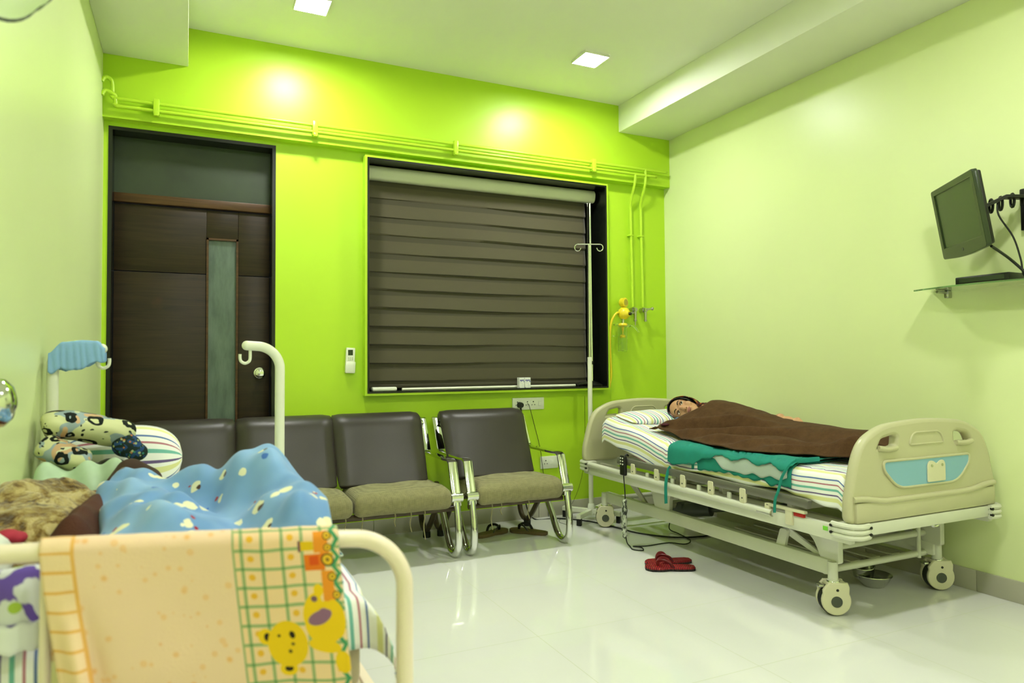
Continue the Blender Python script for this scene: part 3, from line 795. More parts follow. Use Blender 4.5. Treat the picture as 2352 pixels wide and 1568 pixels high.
for k, f_ in enumerate((.2, .42, .6, .78)):
    b = B(); q = V((3.42, 1.825, 1.845)).lerp(back, f_) + V((0, .008, 0)); b.tube([q + V((0.012*math.cos(a)*.9, .014*math.cos(a), .03*math.sin(a))) for a in [2*PI*i/14 for i in range(14)]], .006, 8, 0, True); obj('cable_wrap', b, M['cable'], t)
# glass shelf
zs_ = 1.462
t = thing('glass_shelf', 'green edged glass shelf on the right wall below the television', 'shelf', (XR, 2.0, zs_))
b = B(); o = [(XR-.003, 2.29), (3.315, 2.29)] + [(3.315-.055*math.sin(PI*k/12), 2.29-.62*k/12) for k in range(1, 12)] + [(3.34, 1.66), (XR-.003, 1.66)]
b.plate([o], .008, .001, Matrix.Translation((0, 0, zs_))); obj('glass_plate', b, M['shelf_glass'], t)
for y_ in (2.2, 1.76):
    b = B(); b.cyl((XR, y_, zs_-.014), (XR-.10, y_, zs_-.012), .007); b.box(XR-.03, XR, y_-.012, y_+.012, zs_-.04, zs_-.004, .004); obj('shelf_bracket', b, M['steel'], t)
zt = zs_+.0045
t = thing('set_top_box', 'black set top box lying on the glass shelf', 'set top box', (3.37, 1.96, zt))
b = B(); b.box(3.31, 3.44, 1.84, 2.08, zt, zt+.038, .005); obj('case', b, M['black'], t)
b = B(); b.box(3.3085, 3.3105, 1.86, 2.06, zt+.01, zt+.03, 0); obj('front_panel', b, M['glass_dark'], t)
tb = TV @ V((.2, -.165, -.03))
b = B(); b.tube([tuple(tb), (3.30, 1.83, 1.56), (3.35, 1.79, 1.49), (3.36, 1.76, 1.44), (3.40, 1.74, 1.36), (3.44, 1.70, 1.30)], .006, 8, 6); tag(obj('power_lead', b, M['cable']), 'black lead from the lower corner of the television to the cable knot', 'cable')
b = B(); b.tube([(3.31, 1.88, 1.82), (3.30, 1.87, 1.76), (3.33, 1.83, 1.66), (3.345, 1.81, 1.56), (3.35, 1.80, 1.485), (3.40, 1.78, 1.50)], .004, 8, 6); tag(obj('signal_cable', b, M['cable']), 'thin cable hanging from the wall arm down to the set top box', 'cable')
b = B(); b.tube([(3.27, 1.915, 1.82), (3.275, 1.91, 1.77), (3.25, 1.92, 1.735), (3.235, 1.945, 1.72)], .0035, 8, 6); tag(obj('short_cable', b, M['cable']), 'short cable looping from the arm to the back of the television', 'cable')
b = B()
for k in range(6):
    a = k*1.1; b.tube([(3.37+.02*math.sin(a+2*PI*i/12), 1.755+.022*math.cos(2*PI*i/12+a), 1.43-.045*math.sin(2*PI*i/12)-.012*k) for i in range(12)], .0055, 7, 3, True)
tag(obj('cable_knot', b, M['cable']), 'knot of bundled black cables hanging at the right end of the glass shelf', 'cables')

# ------------------------------------------------------------------ left wall: fan and round chrome fitting
fc = V((-.232, 1.42, 1.855)); FX, FY, FZ = fc
t = thing('wall_fan', 'wall fan with translucent grey blades at the top left edge of the photo', 'fan', (XL, 1.3, 1.86))
b = B(); b.box(XL, XL+.03, FY+.0, FY+.14, FZ-.02, FZ+.18, .01); b.tube([(XL+.02, FY+.07, FZ+.10), (XL+.05, FY+.07, FZ+.10), tuple(fc + V((-.06, .06, .02)))], .022, 12, 4); obj('wall_bracket', b, M['white_plastic'], t)
ax = V((.34, -.93, -.06)).normalized(); dn = (V((0, 0, -1)) + ax*ax.z).normalized(); sd = ax.cross(dn)
b = B(); b.lathe([(0, -.10), (.035, -.098), (.045, -.08), (.045, -.03), (.035, -.01), (0, -.01)], fc, ax, 24); obj('motor_housing', b, M['white_plastic'], t)
b = B(); b.lathe([(0, -.012), (.035, -.012), (.038, .01), (.025, .03), (0, .034)], fc, ax, 24); obj('hub_cap', b, M['grey_plastic'], t)
for k in range(3):
    b = B()
    def bl(u, v, k=k):
        a = math.radians(-26 + 120*k) + (u-.5)*1.3*(.55+.45*math.sin(PI*min(1, v*1.05))); r_ = .025+.150*v*(1-.25*abs(2*u-1)**3)
        return fc + dn*r_*math.cos(a) + sd*r_*math.sin(a) + ax*((u-.5)*.06*v+.006)
    b.grid(bl, 14, 12); obj('blade', b, M['fan_plastic'], t, solid=.002)
t = thing('chrome_wall_knob', 'round polished chrome knob on the left wall at the very edge of the photo', 'knob', (XL, 1.80, 1.035))
b = B(); b.lathe([(0, 0), (.045, 0), (.045, .006), (.022, .014), (.018, .03), (0, .03)], (XL, 1.80, 1.035), (1, 0, 0), 32); obj('rose', b, M['chrome'], t)
b = B(); b.lathe([(0, .012), (.02, .014), (.040, .024), (.053, .042), (.056, .06), (.050, .082), (.034, .096), (.012, .102), (0, .103)], (XL, 1.80, 1.035), (1, 0, 0), 40); obj('knob_ball', b, M['chrome'], t)
# ------------------------------------------------------------------ hospital bed on the right
BX0, BX1, BY0, BY1 = 2.44, 3.39, 1.965, 4.085
BC = (BX0+BX1)/2
bed = thing('hospital_bed', 'beige hospital bed on castors along the right wall, with a person on it', 'hospital bed', (BC, 3.02, 0))
XZ = Matrix.Rotation(PI/2, 4, 'X')      # plate plane (x,y) -> (x,z)
def end_board(name, y, flip):
    w = BX1-BX0-.008; h = w/2
    out = rnd([(-h, .463), (h, .463), (h, .535), (h-.045, .70), (h-.085, .772), (.27, .828), (0, .848), (-.27, .828), (-h+.085, .772), (-h+.045, .70), (-h, .535)], [.02, .02, .05, .12, .10, .3, .4, .3, .10, .12, .05])
    def hole(s):
        q = [(s*.335, .734), (s*.296, .798), (s*.205, .815), (s*.172, .797), (s*.18, .744), (s*.21, .733)]
        return rnd(q if s > 0 else q[::-1], [.02, .03, .03, .02, .02, .02])
    b = B(); b.plate([out, hole(1), hole(-1)], .046, .016, Matrix.Translation((BC, y, 0)) @ XZ)
    o = obj(name, b, M['bed_plastic'], bed, 50)
    sgn = -1 if not flip else 1           # outward side
    yo = y + sgn*.023
    # wavy moulded ridge
    for ys in ((yo,) if True else ()):
        b = B(); b.tube([(BC-h+.004, yo, .548), (BC-h+.07, yo+sgn*.004, .546), (BC-.30, yo+sgn*.004, .531), (BC-.22, yo+sgn*.004, .528), (BC+.22, yo+sgn*.004, .528), (BC+.30, yo+sgn*.004, .531), (BC+h-.07, yo+sgn*.004, .546), (BC+h-.004, yo, .548)], .013, 10, 6)
        obj('moulded_ridge', b, M['bed_plastic'], o)
    b = B(); b.box(BC-h+.012, BC+h-.012, min(yo-sgn*.02, yo+sgn*.012), max(yo-sgn*.02, yo+sgn*.012), .45, .534, .008); obj('lower_panel', b, M['bed_plastic'], o)
    # recessed top label panel rim
    for yy in (yo, y - sgn*.023):
        b = B(); P = [(-.115, .752), (.115, .752), (.098, .79), (.075, .803), (-.075, .803), (-.098, .79)]
        b.tube([(BC+x, yy, z) for x, z in rnd(P, .014)], .0045, 8, 0, True); obj('panel_rim', b, M['bed_plastic'], o)
    for s in (-1, 1):
        b = B(); b.tube([(BC+s*.31, yo, .748), (BC+s*.26, yo+sgn*.006, .742), (BC+s*.2, yo, .745)], .012, 10, 5); obj('grip_lip', b, M['bed_plastic'], o)
    P = rnd([(-.285, .692), (.285, .692), (.282, .655), (.20, .575), (-.20, .575), (-.282, .655)], [.025, .025, .06, .09, .09, .06])
    b = B(); b.plate([P], .008, .002, Matrix.Translation((BC, yo+sgn*.001, 0)) @ XZ); obj('inset_panel', b, M['blue_panel'], o, label='pale blue inset panel')
    b = B(); b.tube([(BC+x, yo+sgn*.003, z) for x, z in P], .006, 8, 0, True); obj('panel_border', b, M['bed_plastic'], o)
    if not flip:
        q = rnd([(-.055, .588), (.06, .588), (.06, .66), (.05, .675), (.028, .675), (.004, .660), (-.02, .675), (-.044, .675), (-.055, .66)], [.004, .004, .01, .012, .012, .01, .012, .012, .01])
        b = B(); b.plate([q], .006, .002, Matrix.Translation((BC+.045, yo+sgn*.008, 0)) @ XZ); c = obj('card_holder', b, M['cream_plastic'], o)
        for dx in (-.031, .039):
            b = B(); b.cyl((BC+.045+dx, yo+sgn*.010, .656), (BC+.045+dx, yo+sgn*.013, .656), .006); obj('rivet', b, M['steel'], c)
    return o
end_board('footboard', BY0+.03, False)
end_board('headboard', BY1-.03, True)
# upper frame
for x in (BX0+.017, BX1-.017):
    b = B(); b.box(x-.017, x+.017, BY0+.02, BY1-.02, .365, .43, .005); obj('side_beam', b, M['bed_metal'], bed)
for y in (BY0+.015, BY1-.015):
    b = B(); b.box(BX0+.02, BX1-.02, y-.02, y+.02, .398, .447, .005); obj('end_beam', b, M['bed_metal'], bed)
for x, sx in ((BX0, -1), (BX1, 1)):
    for y, sy in ((BY0, -1), (BY1, 1)):
        b = B()
        for k in range(3):
            z = .398 + .022*k
            P = [(x - sx*.075, y + sy*.012), (x - sx*.02, y + sy*.018), (x + sx*.012, y - sy*.01), (x + sx*.018, y - sy*.06), (x + sx*.016, y - sy*.09)]
            b.tube([(p[0], p[1], z) for p in P], .0115, 8, 4)
        b.box(min(x-sx*.07, x+sx*.012), max(x-sx*.07, x+sx*.012), min(y+sy*.008, y-sy*.08), max(y+sy*.008, y-sy*.08), .39, .45, .01)
        c = obj('corner_bumper', b, M['bed_metal'], bed)
        for dz in (.408, .436):
            b = B(); b.cyl((x+sx*.017, y-sy*.088, dz), (x+sx*.030, y-sy*.088, dz), .006); obj('screw', b, M['black'], c)
            b = B(); b.cyl((x-sx*.072, y+sy*.014, dz), (x-sx*.072, y+sy*.027, dz), .006); obj('screw', b, M['black'], c)
# mattress deck: flat and raised head section
HY = 3.20; SL = .178
def zt(y): return .632 + (SL*(y-HY) if y > HY else 0) + .02*math.exp(-((y-HY)/.08)**2)*-.0
b = B(); b.box(2.49, 3.34, 2.03, HY, .485, .512, .006); obj('deck_panel', b, M['bed_metal_grey'], bed)
R = Matrix.Rotation(math.atan(SL), 3, 'X'); b = B(); L = .67
vsx = b.box(2.485, 3.345, 0, L, -.027, 0, .006); b.xf(Matrix.Translation((0, HY, .512)) @ Matrix.Rotation(math.atan(SL), 4, 'X')); obj('backrest_panel', b, M['bed_metal'], bed)
for y in (2.35, 2.8, 3.15):
    b = B(); b.box(2.50, 3.33, y-.015, y+.015, .43, .487, .003); obj('deck_cross_bar', b, M['bed_metal_grey'], bed)
for x in (2.56, 3.27):
    b = B(); b.box(x-.015, x+.015, 2.05, 4.03, .40, .43, .003); obj('inner_rail', b, M['bed_metal_grey'], bed)
# folded side rail (both sides)
for sx, x in ((-1, BX0-.004), (1, BX1+.006)):
    b = B(); b.tube([(x, 2.18, .492), (x, 2.20, .496), (x, 3.60, .506), (x, 3.64, .504)], 0, flat=(.012, .019)); rl = obj('side_rail', b, M['rail_dark'], bed)
    b = B(); b.tube([(x+sx*.004, 2.47, .418), (x+sx*.004, 2.49, .42), (x+sx*.004, 3.98, .434)], .017, 12, 2); obj('lower_tube', b, M['bed_metal'], rl)
    for k in range(5):
        y = 2.77 + .215*k; y = (2.565, 2.79, 3.01, 3.24, 3.47)[k]
        b = B(); b.plate([rnd([(-.017, -.04), (.017, -.04), (.017, .028), (-.017, .028)], [.016, .016, .006, .006])], .014, .004, Matrix.Translation((x+sx*.008, y, .472)) @ Matrix.Rotation(PI/2, 4, 'Z') @ XZ); pv = obj('rail_hinge', b, M['cream_plastic'], rl)
        b = B(); b.cyl((x+sx*.012, y, .458), (x+sx*.017, y, .458), .004, n=10); obj('pin', b, M['grey_plastic'], pv)
        if k < 4:
            b = B(); b.box(x-.006, x+.006, y+.09, y+.115, .428, .468, .004); obj('tube_lug', b, M['bed_metal'], rl)
    b = B(); b.box(x-.010, x+.012, 2.20, 2.42, .448, .462, .003); b.box(x-.008, x+.014, 2.27, 2.31, .385, .452, .004); b.box(x-.01, x+.012, 2.40, 2.43, .41, .46, .005); lt = obj('rail_latch', b, M['cream_plastic'], rl)
    b = B(); b.box(x-.004, x+.012, 2.21, 2.265, .43, .447, .003); obj('release_lever', b, M['red'], lt, label='red release lever')
b = B(); b.box(BX0-.001, BX0+.001, 2.09, 2.115, .40, .418); obj('green_sticker', b, mat('green_sticker', '#7ed23c', .5), bed, label='small green sticker')
# base frame
ZB0, ZB1 = .165, .235
for x in (2.595, 3.30):
    b = B(); b.box(x-.02, x+.02, 2.20, 4.02, ZB0, ZB1, .008); obj('base_beam', b, M['bed_metal'], bed)
for y, z in ((2.25, .269), (2.25, .172), (3.95, .20)):
    b = B(); b.cyl((2.60, y, z), (3.30, y, z), .016); obj('cross_tube', b, M['bed_metal'], bed)
for k in range(3):
    x = 2.80+.14*k; b = B(); b.box(x-.03, x+.03, 2.25, 3.0, .185, .192, .002, 1); obj('floor_slat', b, M['bed_metal_grey'], bed)
b = B(); b.cyl((3.23, 2.24, .155), (3.23, 2.24, .40), .011); obj('drop_rod', b, M['bed_metal'], bed)
b = B(); b.tube([(2.98, 2.0, .40), (2.98, 2.0, .385), (3.0, 2.0, .38), (3.02, 2.0, .385)], .006, 8, 3); obj('bag_hook', b, M['chrome'], bed)
YZ = Matrix.Rotation(PI/2, 4, 'Z') @ XZ
for x in (2.60, 3.295):
    b = B(); b.plate([rnd([(2.165, .225), (2.25, .225), (2.29, .30), (2.37, .372), (2.165, .372)], .01)], .03, .004, Matrix.Translation((x, 0, 0)) @ YZ); obj('lift_bracket', b, M['bed_metal'], bed)
    b = B(); b.plate([rnd([(3.345, .225), (3.47, .225), (3.51, .33), (3.60, .375), (3.30, .375), (3.34, .30)], .02)], .03, .004, Matrix.Translation((x, 0, 0)) @ YZ); obj('lift_bracket', b, M['bed_metal'], bed)
    b = B(); b.plate([rnd([(2.24, .225), (2.28, .225), (2.475, .29), (2.455, .315)], .01)], .014, .003, Matrix.Translation((x+.012, 0, 0)) @ YZ); ar = obj('lift_arm', b, M['bed_metal'], bed)
    b = B(); b.plate([rnd([(2.47, .225), (2.52, .225), (2.49, .312), (2.45, .312)], .012)], .02, .003, Matrix.Translation((x-.004, 0, 0)) @ YZ); obj('arm_bracket', b, M['bed_metal'], bed)
    b = B(); b.plate([rnd([(3.58, .225), (3.62, .225), (3.81, .35), (3.77, .37)], .01)], .014, .003, Matrix.Translation((x+.012, 0, 0)) @ YZ); obj('lift_arm', b, M['bed_metal_grey'], bed)
b = B(); b.tube([(2.62, 3.60, .20), (2.95, 3.58, .205), (3.28, 3.55, .21)], .02, 12); obj('torsion_tube', b, M['bed_metal_grey'], bed)
b = B(); b.cyl((2.86, 3.55, .175), (2.94, 3.38, .20), .042, n=20); b.cyl((2.94, 3.38, .20), (3.06, 2.75, .33), .018); b.box(2.82, 2.92, 3.52, 3.66, .13, .22, .02); obj('lift_motor', b, M['grey_plastic'], bed)
b = B(); b.box(2.95, 3.15, 3.62, 3.78, .30, .40, .01); obj('control_box', b, M['white_plastic'], bed)
# castors
def castor(x, y):
    q = Matrix.Translation((x, y, 0)) @ Matrix.Rotation(math.radians(-28), 4, 'Z')
    b = B(); b.cyl((x, y+.005, .145), (x, y+.005, ZB1-.005), .021); b.cyl((x, y+.005, .13), (x, y+.005, .155), .026, .024); st = obj('castor', b, M['bed_metal'], bed)
    b = B(); b.sph((x, y+.005, .143), (.028, .028, .014), 16); obj('chrome_collar', b, M['chrome'], st)
    b = B(); b.lathe([(0, -.022), (.05, -.022), (.063, -.016), (.065, 0), (.063, .016), (.05, .022), (0, .022)], (0, .012, .0655), (0, 1, 0), 28); b.xf(q); obj('tyre', b, M['rubber'], st)
    o = [(.058*math.cos(a), .068+.058*math.sin(a)) for a in [math.radians(v) for v in range(150, 391, 12)]] + [(.052, .125), (.046, .140), (-.03, .140), (-.04, .128), (-.052, .112)]
    for yy in (-.018, .042):
        b = B(); b.plate([o], .018, .005, Matrix.Translation((0, yy, 0)) @ XZ); 
        if yy < 0: b.box(-.035, .048, -.012, .04, .128, .143, .004)
        b.xf(q); h = obj('housing', b, M['cream_plastic'], st)
        if yy < 0:
            b = B(); b.cyl((.0, -.025, .064), (.0, -.0295, .064), .024, n=24); b.xf(q); obj('hub_cap', b, M['grey_plastic'], st)
            b = B(); b.cyl((.004, -.025, .114), (.004, -.0285, .114), .006, n=12); b.xf(q); obj('bolt', b, M['black'], st)
    b = B(); b.box(-.07, -.045, -.01, .035, .12, .132, .004); b.xf(q); obj('brake_pedal', b, M['steel'], st)
for x, y in ((2.582, 2.185), (3.315, 2.20), (2.572, 4.01), (3.315, 4.0)): castor(x, y)

# ------------------------------------------------------------------ mattress, sheet, pillow
b = B()
def mt(u, v):       # closed rounded block following the raised backrest
    y = lerp(2.035, 3.865, v); a = u*2*PI
    c, s = math.cos(a), math.sin(a); k = 5
    x = BC + .425*math.copysign(abs(c)**(2/k), c); z = -.066 + .058*math.copysign(abs(s)**(2/k), s)
    zz = zt(y) - .004 + z
    return V((x, y - SL*z*(1 if y > HY else 0), zz))
rows = b.grid(mt, 32, 40, wrap=True); b.bm.faces.new(rows[0][::-1]); b.bm.faces.new(rows[-1])
tag(obj('mattress', b, M['navy'], None, 50), 'dark blue mattress under the striped sheet on the hospital bed', 'mattress')

def sheet_pt(s, y, off=0, x0=2.478):
    """point at arc s over the mattress edge: s<0 hangs down the side"""
    r = .03; top = zt(y) + off; q = PI*r/2
    if s > q/2:
        return V((x0 + r + (s - q/2), y, top))
    if s > -q/2:
        a = (s + q/2)/r; return V((x0 - off + r - r*math.cos(a)*1, y, top - r + r*math.sin(a)))
    return V((x0 - off - .05*( -s - q/2)*.6, y, top - r - (-s - q/2)))
def wr(x, y, k=0): return .006*nz(x, y, k, 5) + .003*nz(x, y, k+5, 14)
b = B(); W = .90
hem = [(2.0, .125), (2.12, .135), (2.26, .115), (2.36, .10), (2.6, .115), (2.9, .105), (3.1, .115), (3.22, .155), (3.4, .15), (3.6, .14), (4.1, .13)]
def sh(u, v):
    y = lerp(2.03, 3.87, v); h = interp(hem, y)
    s = lerp(-h, W+.0, u)
    if u > .96: pass
    p = sheet_pt(s, y, .004)
    if s > .86: p = V((p.x - (s-.86)*.8, p.y, p.z - (s-.86)*1.6))
    if s > .03: p.z += wr(p.x, y)*1.2 + .004
    else: p.x -= .010*(.5+nz(y, 0, 2, 9))*min(1, -s/.08+.3) ; p.z += .004*nz(y, 1, 4, 8)
    # gathered creases at the backrest hinge
    p.z += .010*math.exp(-((y-3.17)/.07)**2)*math.sin(y*95+p.x*8)*(1 if s > 0 else .3)
    if y < 2.06: p.z -= (2.06-y)*.8
    if y > 3.84: p.z -= (y-3.84)*.9
    return p
b.grid(sh, 90, 200, lambda u, v: (lerp(-interp(hem, lerp(2.03, 3.87, v)), W, u) + .012*math.sin(v*14) + .01*nz(v*6, u*2, 1), v*1.97))
tag(obj('bed_sheet', b, M['stripe'], None, 60, solid=.003), 'multicolour striped sheet spread over the hospital bed mattress', 'sheet')
b = B()
def pl(u, v):
    a = u*2*PI; c, s = math.cos(a), math.sin(a); e = abs(2*v-1); fat = (1-e**3.2)**.6 if e < 1 else 0
    x = lerp(2.545, 3.20, v); yy = .12*math.copysign(abs(c)**.8, c)*(.75+.25*fat); z = .040*fat*math.copysign(abs(s)**.9, s)
    y = 3.735 + yy
    return V((x, y - .18*z + .015*nz(x, 0, 3, 5), zt(3.735) + SL*yy + .022 + z + .006*nz(x, y, 2, 8)))
b.grid(pl, 36, 40, lambda u, v: (v*.66 + .0, u*.5), wrap=True)
tag(obj('pillow', b, M['stripe'], None, 70), 'striped pillow under the head of the person on the hospital bed', 'pillow')

# layers over the left edge
def layer(name, hemtab, y0, y1, inner, off, m, label, cat, seed, ziz=.0):
    b = B()
    def f(u, v):
        y = lerp(y0, y1, v) ; h = interp(hemtab, y) + ziz*nz(y, seed, 1, 18)
        s = lerp(-h, inner, u); p = sheet_pt(s, y, off)
        if s > .02: p.z += wr(p.x, y)*1.2 + .006 + .003*nz(p.x, y, seed, 16)
        else: p.x -= .010*(.6+nz(y, seed, 2, 9))*min(1, -s/.06+.3)
        return p
    b.grid(f, 40, 110, lambda u, v: (u, v))
    return tag(obj(name, b, m, None, 60, solid=.003), label, cat)
layer('under_cloth', [(2.27, .10), (2.36, .09), (2.7, .085), (3.1, .10)], 2.30, 2.98, .35, .010, M['teal'], 'teal cloth layer lowest under the grey underpad at the bed side', 'cloth', 4, .02)
layer('underpad', [(2.29, .05), (2.36, .068), (2.5, .07), (2.62, .075), (2.72, .07), (2.8, .03), (2.9, .0)], 2.32, 2.86, .35, .016, M['grey_pad'], 'pale grey underpad showing between two teal cloth layers on the hospital bed', 'pad', 9, .012)
t = thing('draw_sheet', 'teal cotton draw sheet with ties under the brown blanket on the hospital bed', 'draw sheet', (2.6, 2.75, .64))
hm = [(2.27, -.01), (2.34, .035), (2.42, .01), (2.5, .03), (2.58, .005), (2.66, .028), (2.74, .01), (2.85, .04), (2.98, .085), (3.12, .105), (3.2, .085)]
b = B()
def ds(u, v):
    y = lerp(2.29, 3.16, v); h = interp(hm, y) + .008*nz(y, 3, 1, 30)
    s = lerp(-h, .42, u); yy = y + .07*sstep(0, .25, s)*sstep(3.0, 3.16, y); p = sheet_pt(s, yy, .024)
    if s > .02: p.z += wr(p.x, yy)*1.2 + .007 + .006*nz(p.x, yy, 7, 12)
    else: p.x -= .012*(.6+nz(y, 2, 2, 7))*min(1, -s/.06+.3)
    return p
b.grid(ds, 50, 120); obj('cloth', b, M['teal'], t, 60, solid=.003)
b = B(); b.tube([(2.438, 3.13, .53), (2.424, 3.13, .515), (2.410, 3.13, .47), (2.405, 3.132, .42), (2.408, 3.135, .33)], 0, k=4, flat=(.009, .0025)); obj('tie', b, M['teal'], t)
b = B(); b.tube([(2.53, 2.30, .672), (2.49, 2.30, .665), (2.455, 2.305, .645), (2.430, 2.325, .59), (2.418, 2.335, .53), (2.408, 2.345, .49), (2.408, 2.35, .43)], 0, k=4, flat=(.006, .0025)); b.tube([(2.49, 2.30, .664), (2.53, 2.27, .668), (2.58, 2.25, .672)], 0, k=4, flat=(.010, .005)); obj('tie', b, M['teal'], t)

# ------------------------------------------------------------------ person lying on the hospital bed
K = 1
rt0, fw0 = V((.905, -.425, 0)), V((.425, .905, .03))
hd = V((.376, -.916, -.16)).normalized()            # towards the chin
hn = V((-.849, -.397, .28)); hn = (hn - hd*hn.dot(hd)).normalized()
he = (-hd).cross(hn).normalized()
HC = V((2.925, 3.592, .797))
HM = Matrix((he, -hd, hn)).transposed().to_4x4(); HM.translation = HC
def H(x, y, z): return HM @ V((x, y, z))
HR = HM.to_3x3()
pt = thing('person', 'person in a printed headscarf lying under the brown blanket on the hospital bed', 'person', (2.98, 3.0, .64))
b = B()
b.sph(H(0, .028, -.018), (.072, .088, .090), 24, HR); b.sph(H(0, -.028, .018), (.060, .080, .062), 24, HR)
b.sph(H(0, -.082, .042), (.032, .028, .032), 16, HR); b.sph(H(0, -.07, .02), (.05, .04, .045), 16, HR)
for s in (-1, 1):
    b.sph(H(s*.036, -.034, .056), (.023, .028, .022), 14, HR); b.sph(H(s*.029, .024, .068), (.026, .008, .012), 14, HR)
limb(b, [H(0, .004, .078), H(0, -.018, .089), H(0, -.036, .094)], [.0075, .010, .0135], 12)
for s in (-1, 1): b.sph(H(s*.011, -.040, .084), .0085, 10)
b.sph(H(0, -.064, .074), (.024, .014, .012), 14, HR)
NB = H(0, -.12, -.015)
limb(b, [H(0, -.06, -.015), NB, V((3.0, 3.40, .765))], [.05, .05, .07])
ZC_ = lambda y: zt(y)
S1, S2 = V((2.87, 3.33, .725)), V((3.16, 3.34, .76))       # shoulders
limb(b, [S1, V((3.0, 3.38, .755)), S2], [.055, .075, .055])
limb(b, [V((2.99, 3.34, .745)), V((3.0, 3.18, .735)), V((3.02, 3.02, .715)), V((3.03, 2.88, .71))], [.085, .08, .068, .065])
limb(b, [V((2.91, 3.30, .72)), V((2.95, 3.1, .70)), V((2.96, 2.9, .69))], [.065, .06, .065]); limb(b, [V((3.1, 3.30, .735)), V((3.08, 3.1, .72)), V((3.10, 2.9, .69))], [.075, .062, .06])
for s in (-1, 1):
    limb(b, [V((3.03+s*.075, 2.84, .69)), V((3.03+s*.065, 2.52, .69)), V((3.03+s*.06, 2.18, .685))], [.06, .046, .034])
    limb(b, [V((3.03+s*.06, 2.17, .69)), V((3.03+s*.075, 2.13, .745))], [.034, .022])
limb(b, [S1, V((2.86, 3.12, .672)), V((2.89, 2.90, .668))], [.045, .036, .026])
W1 = V((3.085, 2.955, .788))
limb(b, [S2, V((3.20, 3.12, .74)), W1], [.05, .04, .026])
# hand on the hip: palm, four bent fingers, thumb
hdv = V((-.10, -.98, -.12)).normalized(); hs = V((-.93, .10, -.36)).normalized(); hu = hdv.cross(hs).normalized()
hu = hu if hu.z > 0 else -hu
pc = W1 + hdv*.055
b.sph(pc, (.033, .044, .015), 16, Matrix((hs, hdv, hu)).transposed())
for k, (o, L) in enumerate(((-.030, .055), (-.011, .066), (.009, .068), (.028, .06))):
    a0 = pc + hs*o + hdv*.036
    limb(b, [a0, a0 + hdv*L*.45 + hu*.008, a0 + hdv*L*.8 - hu*.004, a0 + hdv*L - hu*.016], [.0085, .008, .0072, .0062], 10)
limb(b, [pc + hs*.028 - hdv*.015, pc + hs*.052 + hdv*.015, pc + hs*.056 + hdv*.042 - hu*.008], [.0105, .009, .0075], 10)
obj('body', remesh(b, .0046, 4), M['skin'], pt, 80)
for s in (-1, 1):
    b = B(); b.sph(H(s*.031, .004, .067), (.0125, .0062, .009), 14, HR); ey = obj('eye', b, M['eye_white'], pt)
    b = B(); b.sph(H(s*.031+.002, .0035, .0738), (.0058, .0056, .0036), 12, HR); obj('iris', b, M['iris'], ey)
    b = B(); b.tube([H(s*.017, .007, .0735), H(s*.030, .0135, .0765), H(s*.045, .006, .069)], .0022, 6, 4); obj('eyelash', b, M['hair'], ey)
    b = B(); b.tube([H(s*.013, .024, .080), H(s*.030, .031, .081), H(s*.048, .024, .070)], .003, 6, 4); obj('eyebrow', b, M['hair'], pt)
b = B(); b.sph(H(0, -.0605, .084), (.020, .0055, .006), 14, HR); b.sph(H(0, -.0695, .083), (.017, .006, .0065), 14, HR); obj('lips', b, M['lips'], pt)
for s in (-1, 1):
    b = B(); b.sph(H(s*.0065, -.0475, .0895), (.0036, .0026, .002), 8, HR); obj('nostril', b, M['iris'], pt)
def shell(ax, c0, th0, seed):
    def f(u, v):
        phi = 2*PI*u; th = lerp(th0(phi), PI, v)
        d = V((math.sin(th)*math.cos(phi), math.sin(th)*math.sin(phi), math.cos(th)))
        k = 1 + .03*nz(d.x, d.y, d.z+seed, 3)
        return H(c0[0]+d.x*ax[0]*k, c0[1]+d.y*ax[1]*k, c0[2]+d.z*ax[2]*k)
    return f
b = B(); b.grid(shell((.081, .100, .100), (0, .024, -.012), lambda p: math.radians(56 + 14*max(0, -math.sin(p))), 1), 36, 16, wrap=True); obj('hair', b, M['hair'], pt, 80, solid=.004)
b = B(); b.grid(shell((.092, .124, .108), (0, .006, -.014), lambda p: math.radians(66 + 2*math.sin(p) + 6*math.cos(2*p)), 5), 48, 22, wrap=True); sc = obj('headscarf', b, M['scarf'], pt, 80, solid=.004)
b = B()
def nk(u, v):
    a = 2*PI*u; p = H(0, -.085-.09*v, -.02) ; r_ = .060+.025*v+.006*math.sin(5*a+v*6)
    return p + he*math.cos(a)*r_*1.1 + hn*math.sin(a)*r_*.8
b.grid(nk, 30, 8, wrap=True); obj('scarf_wrap', b, M['scarf'], sc, 80, solid=.004)
b = B(); b.tube([(2.80, 3.52, .745), (2.80, 3.46, .735), (2.86, 3.43, .78), (2.90, 3.44, .80)], .022, 10, 4); obj('shirt_collar', b, M['shirt'], pt)

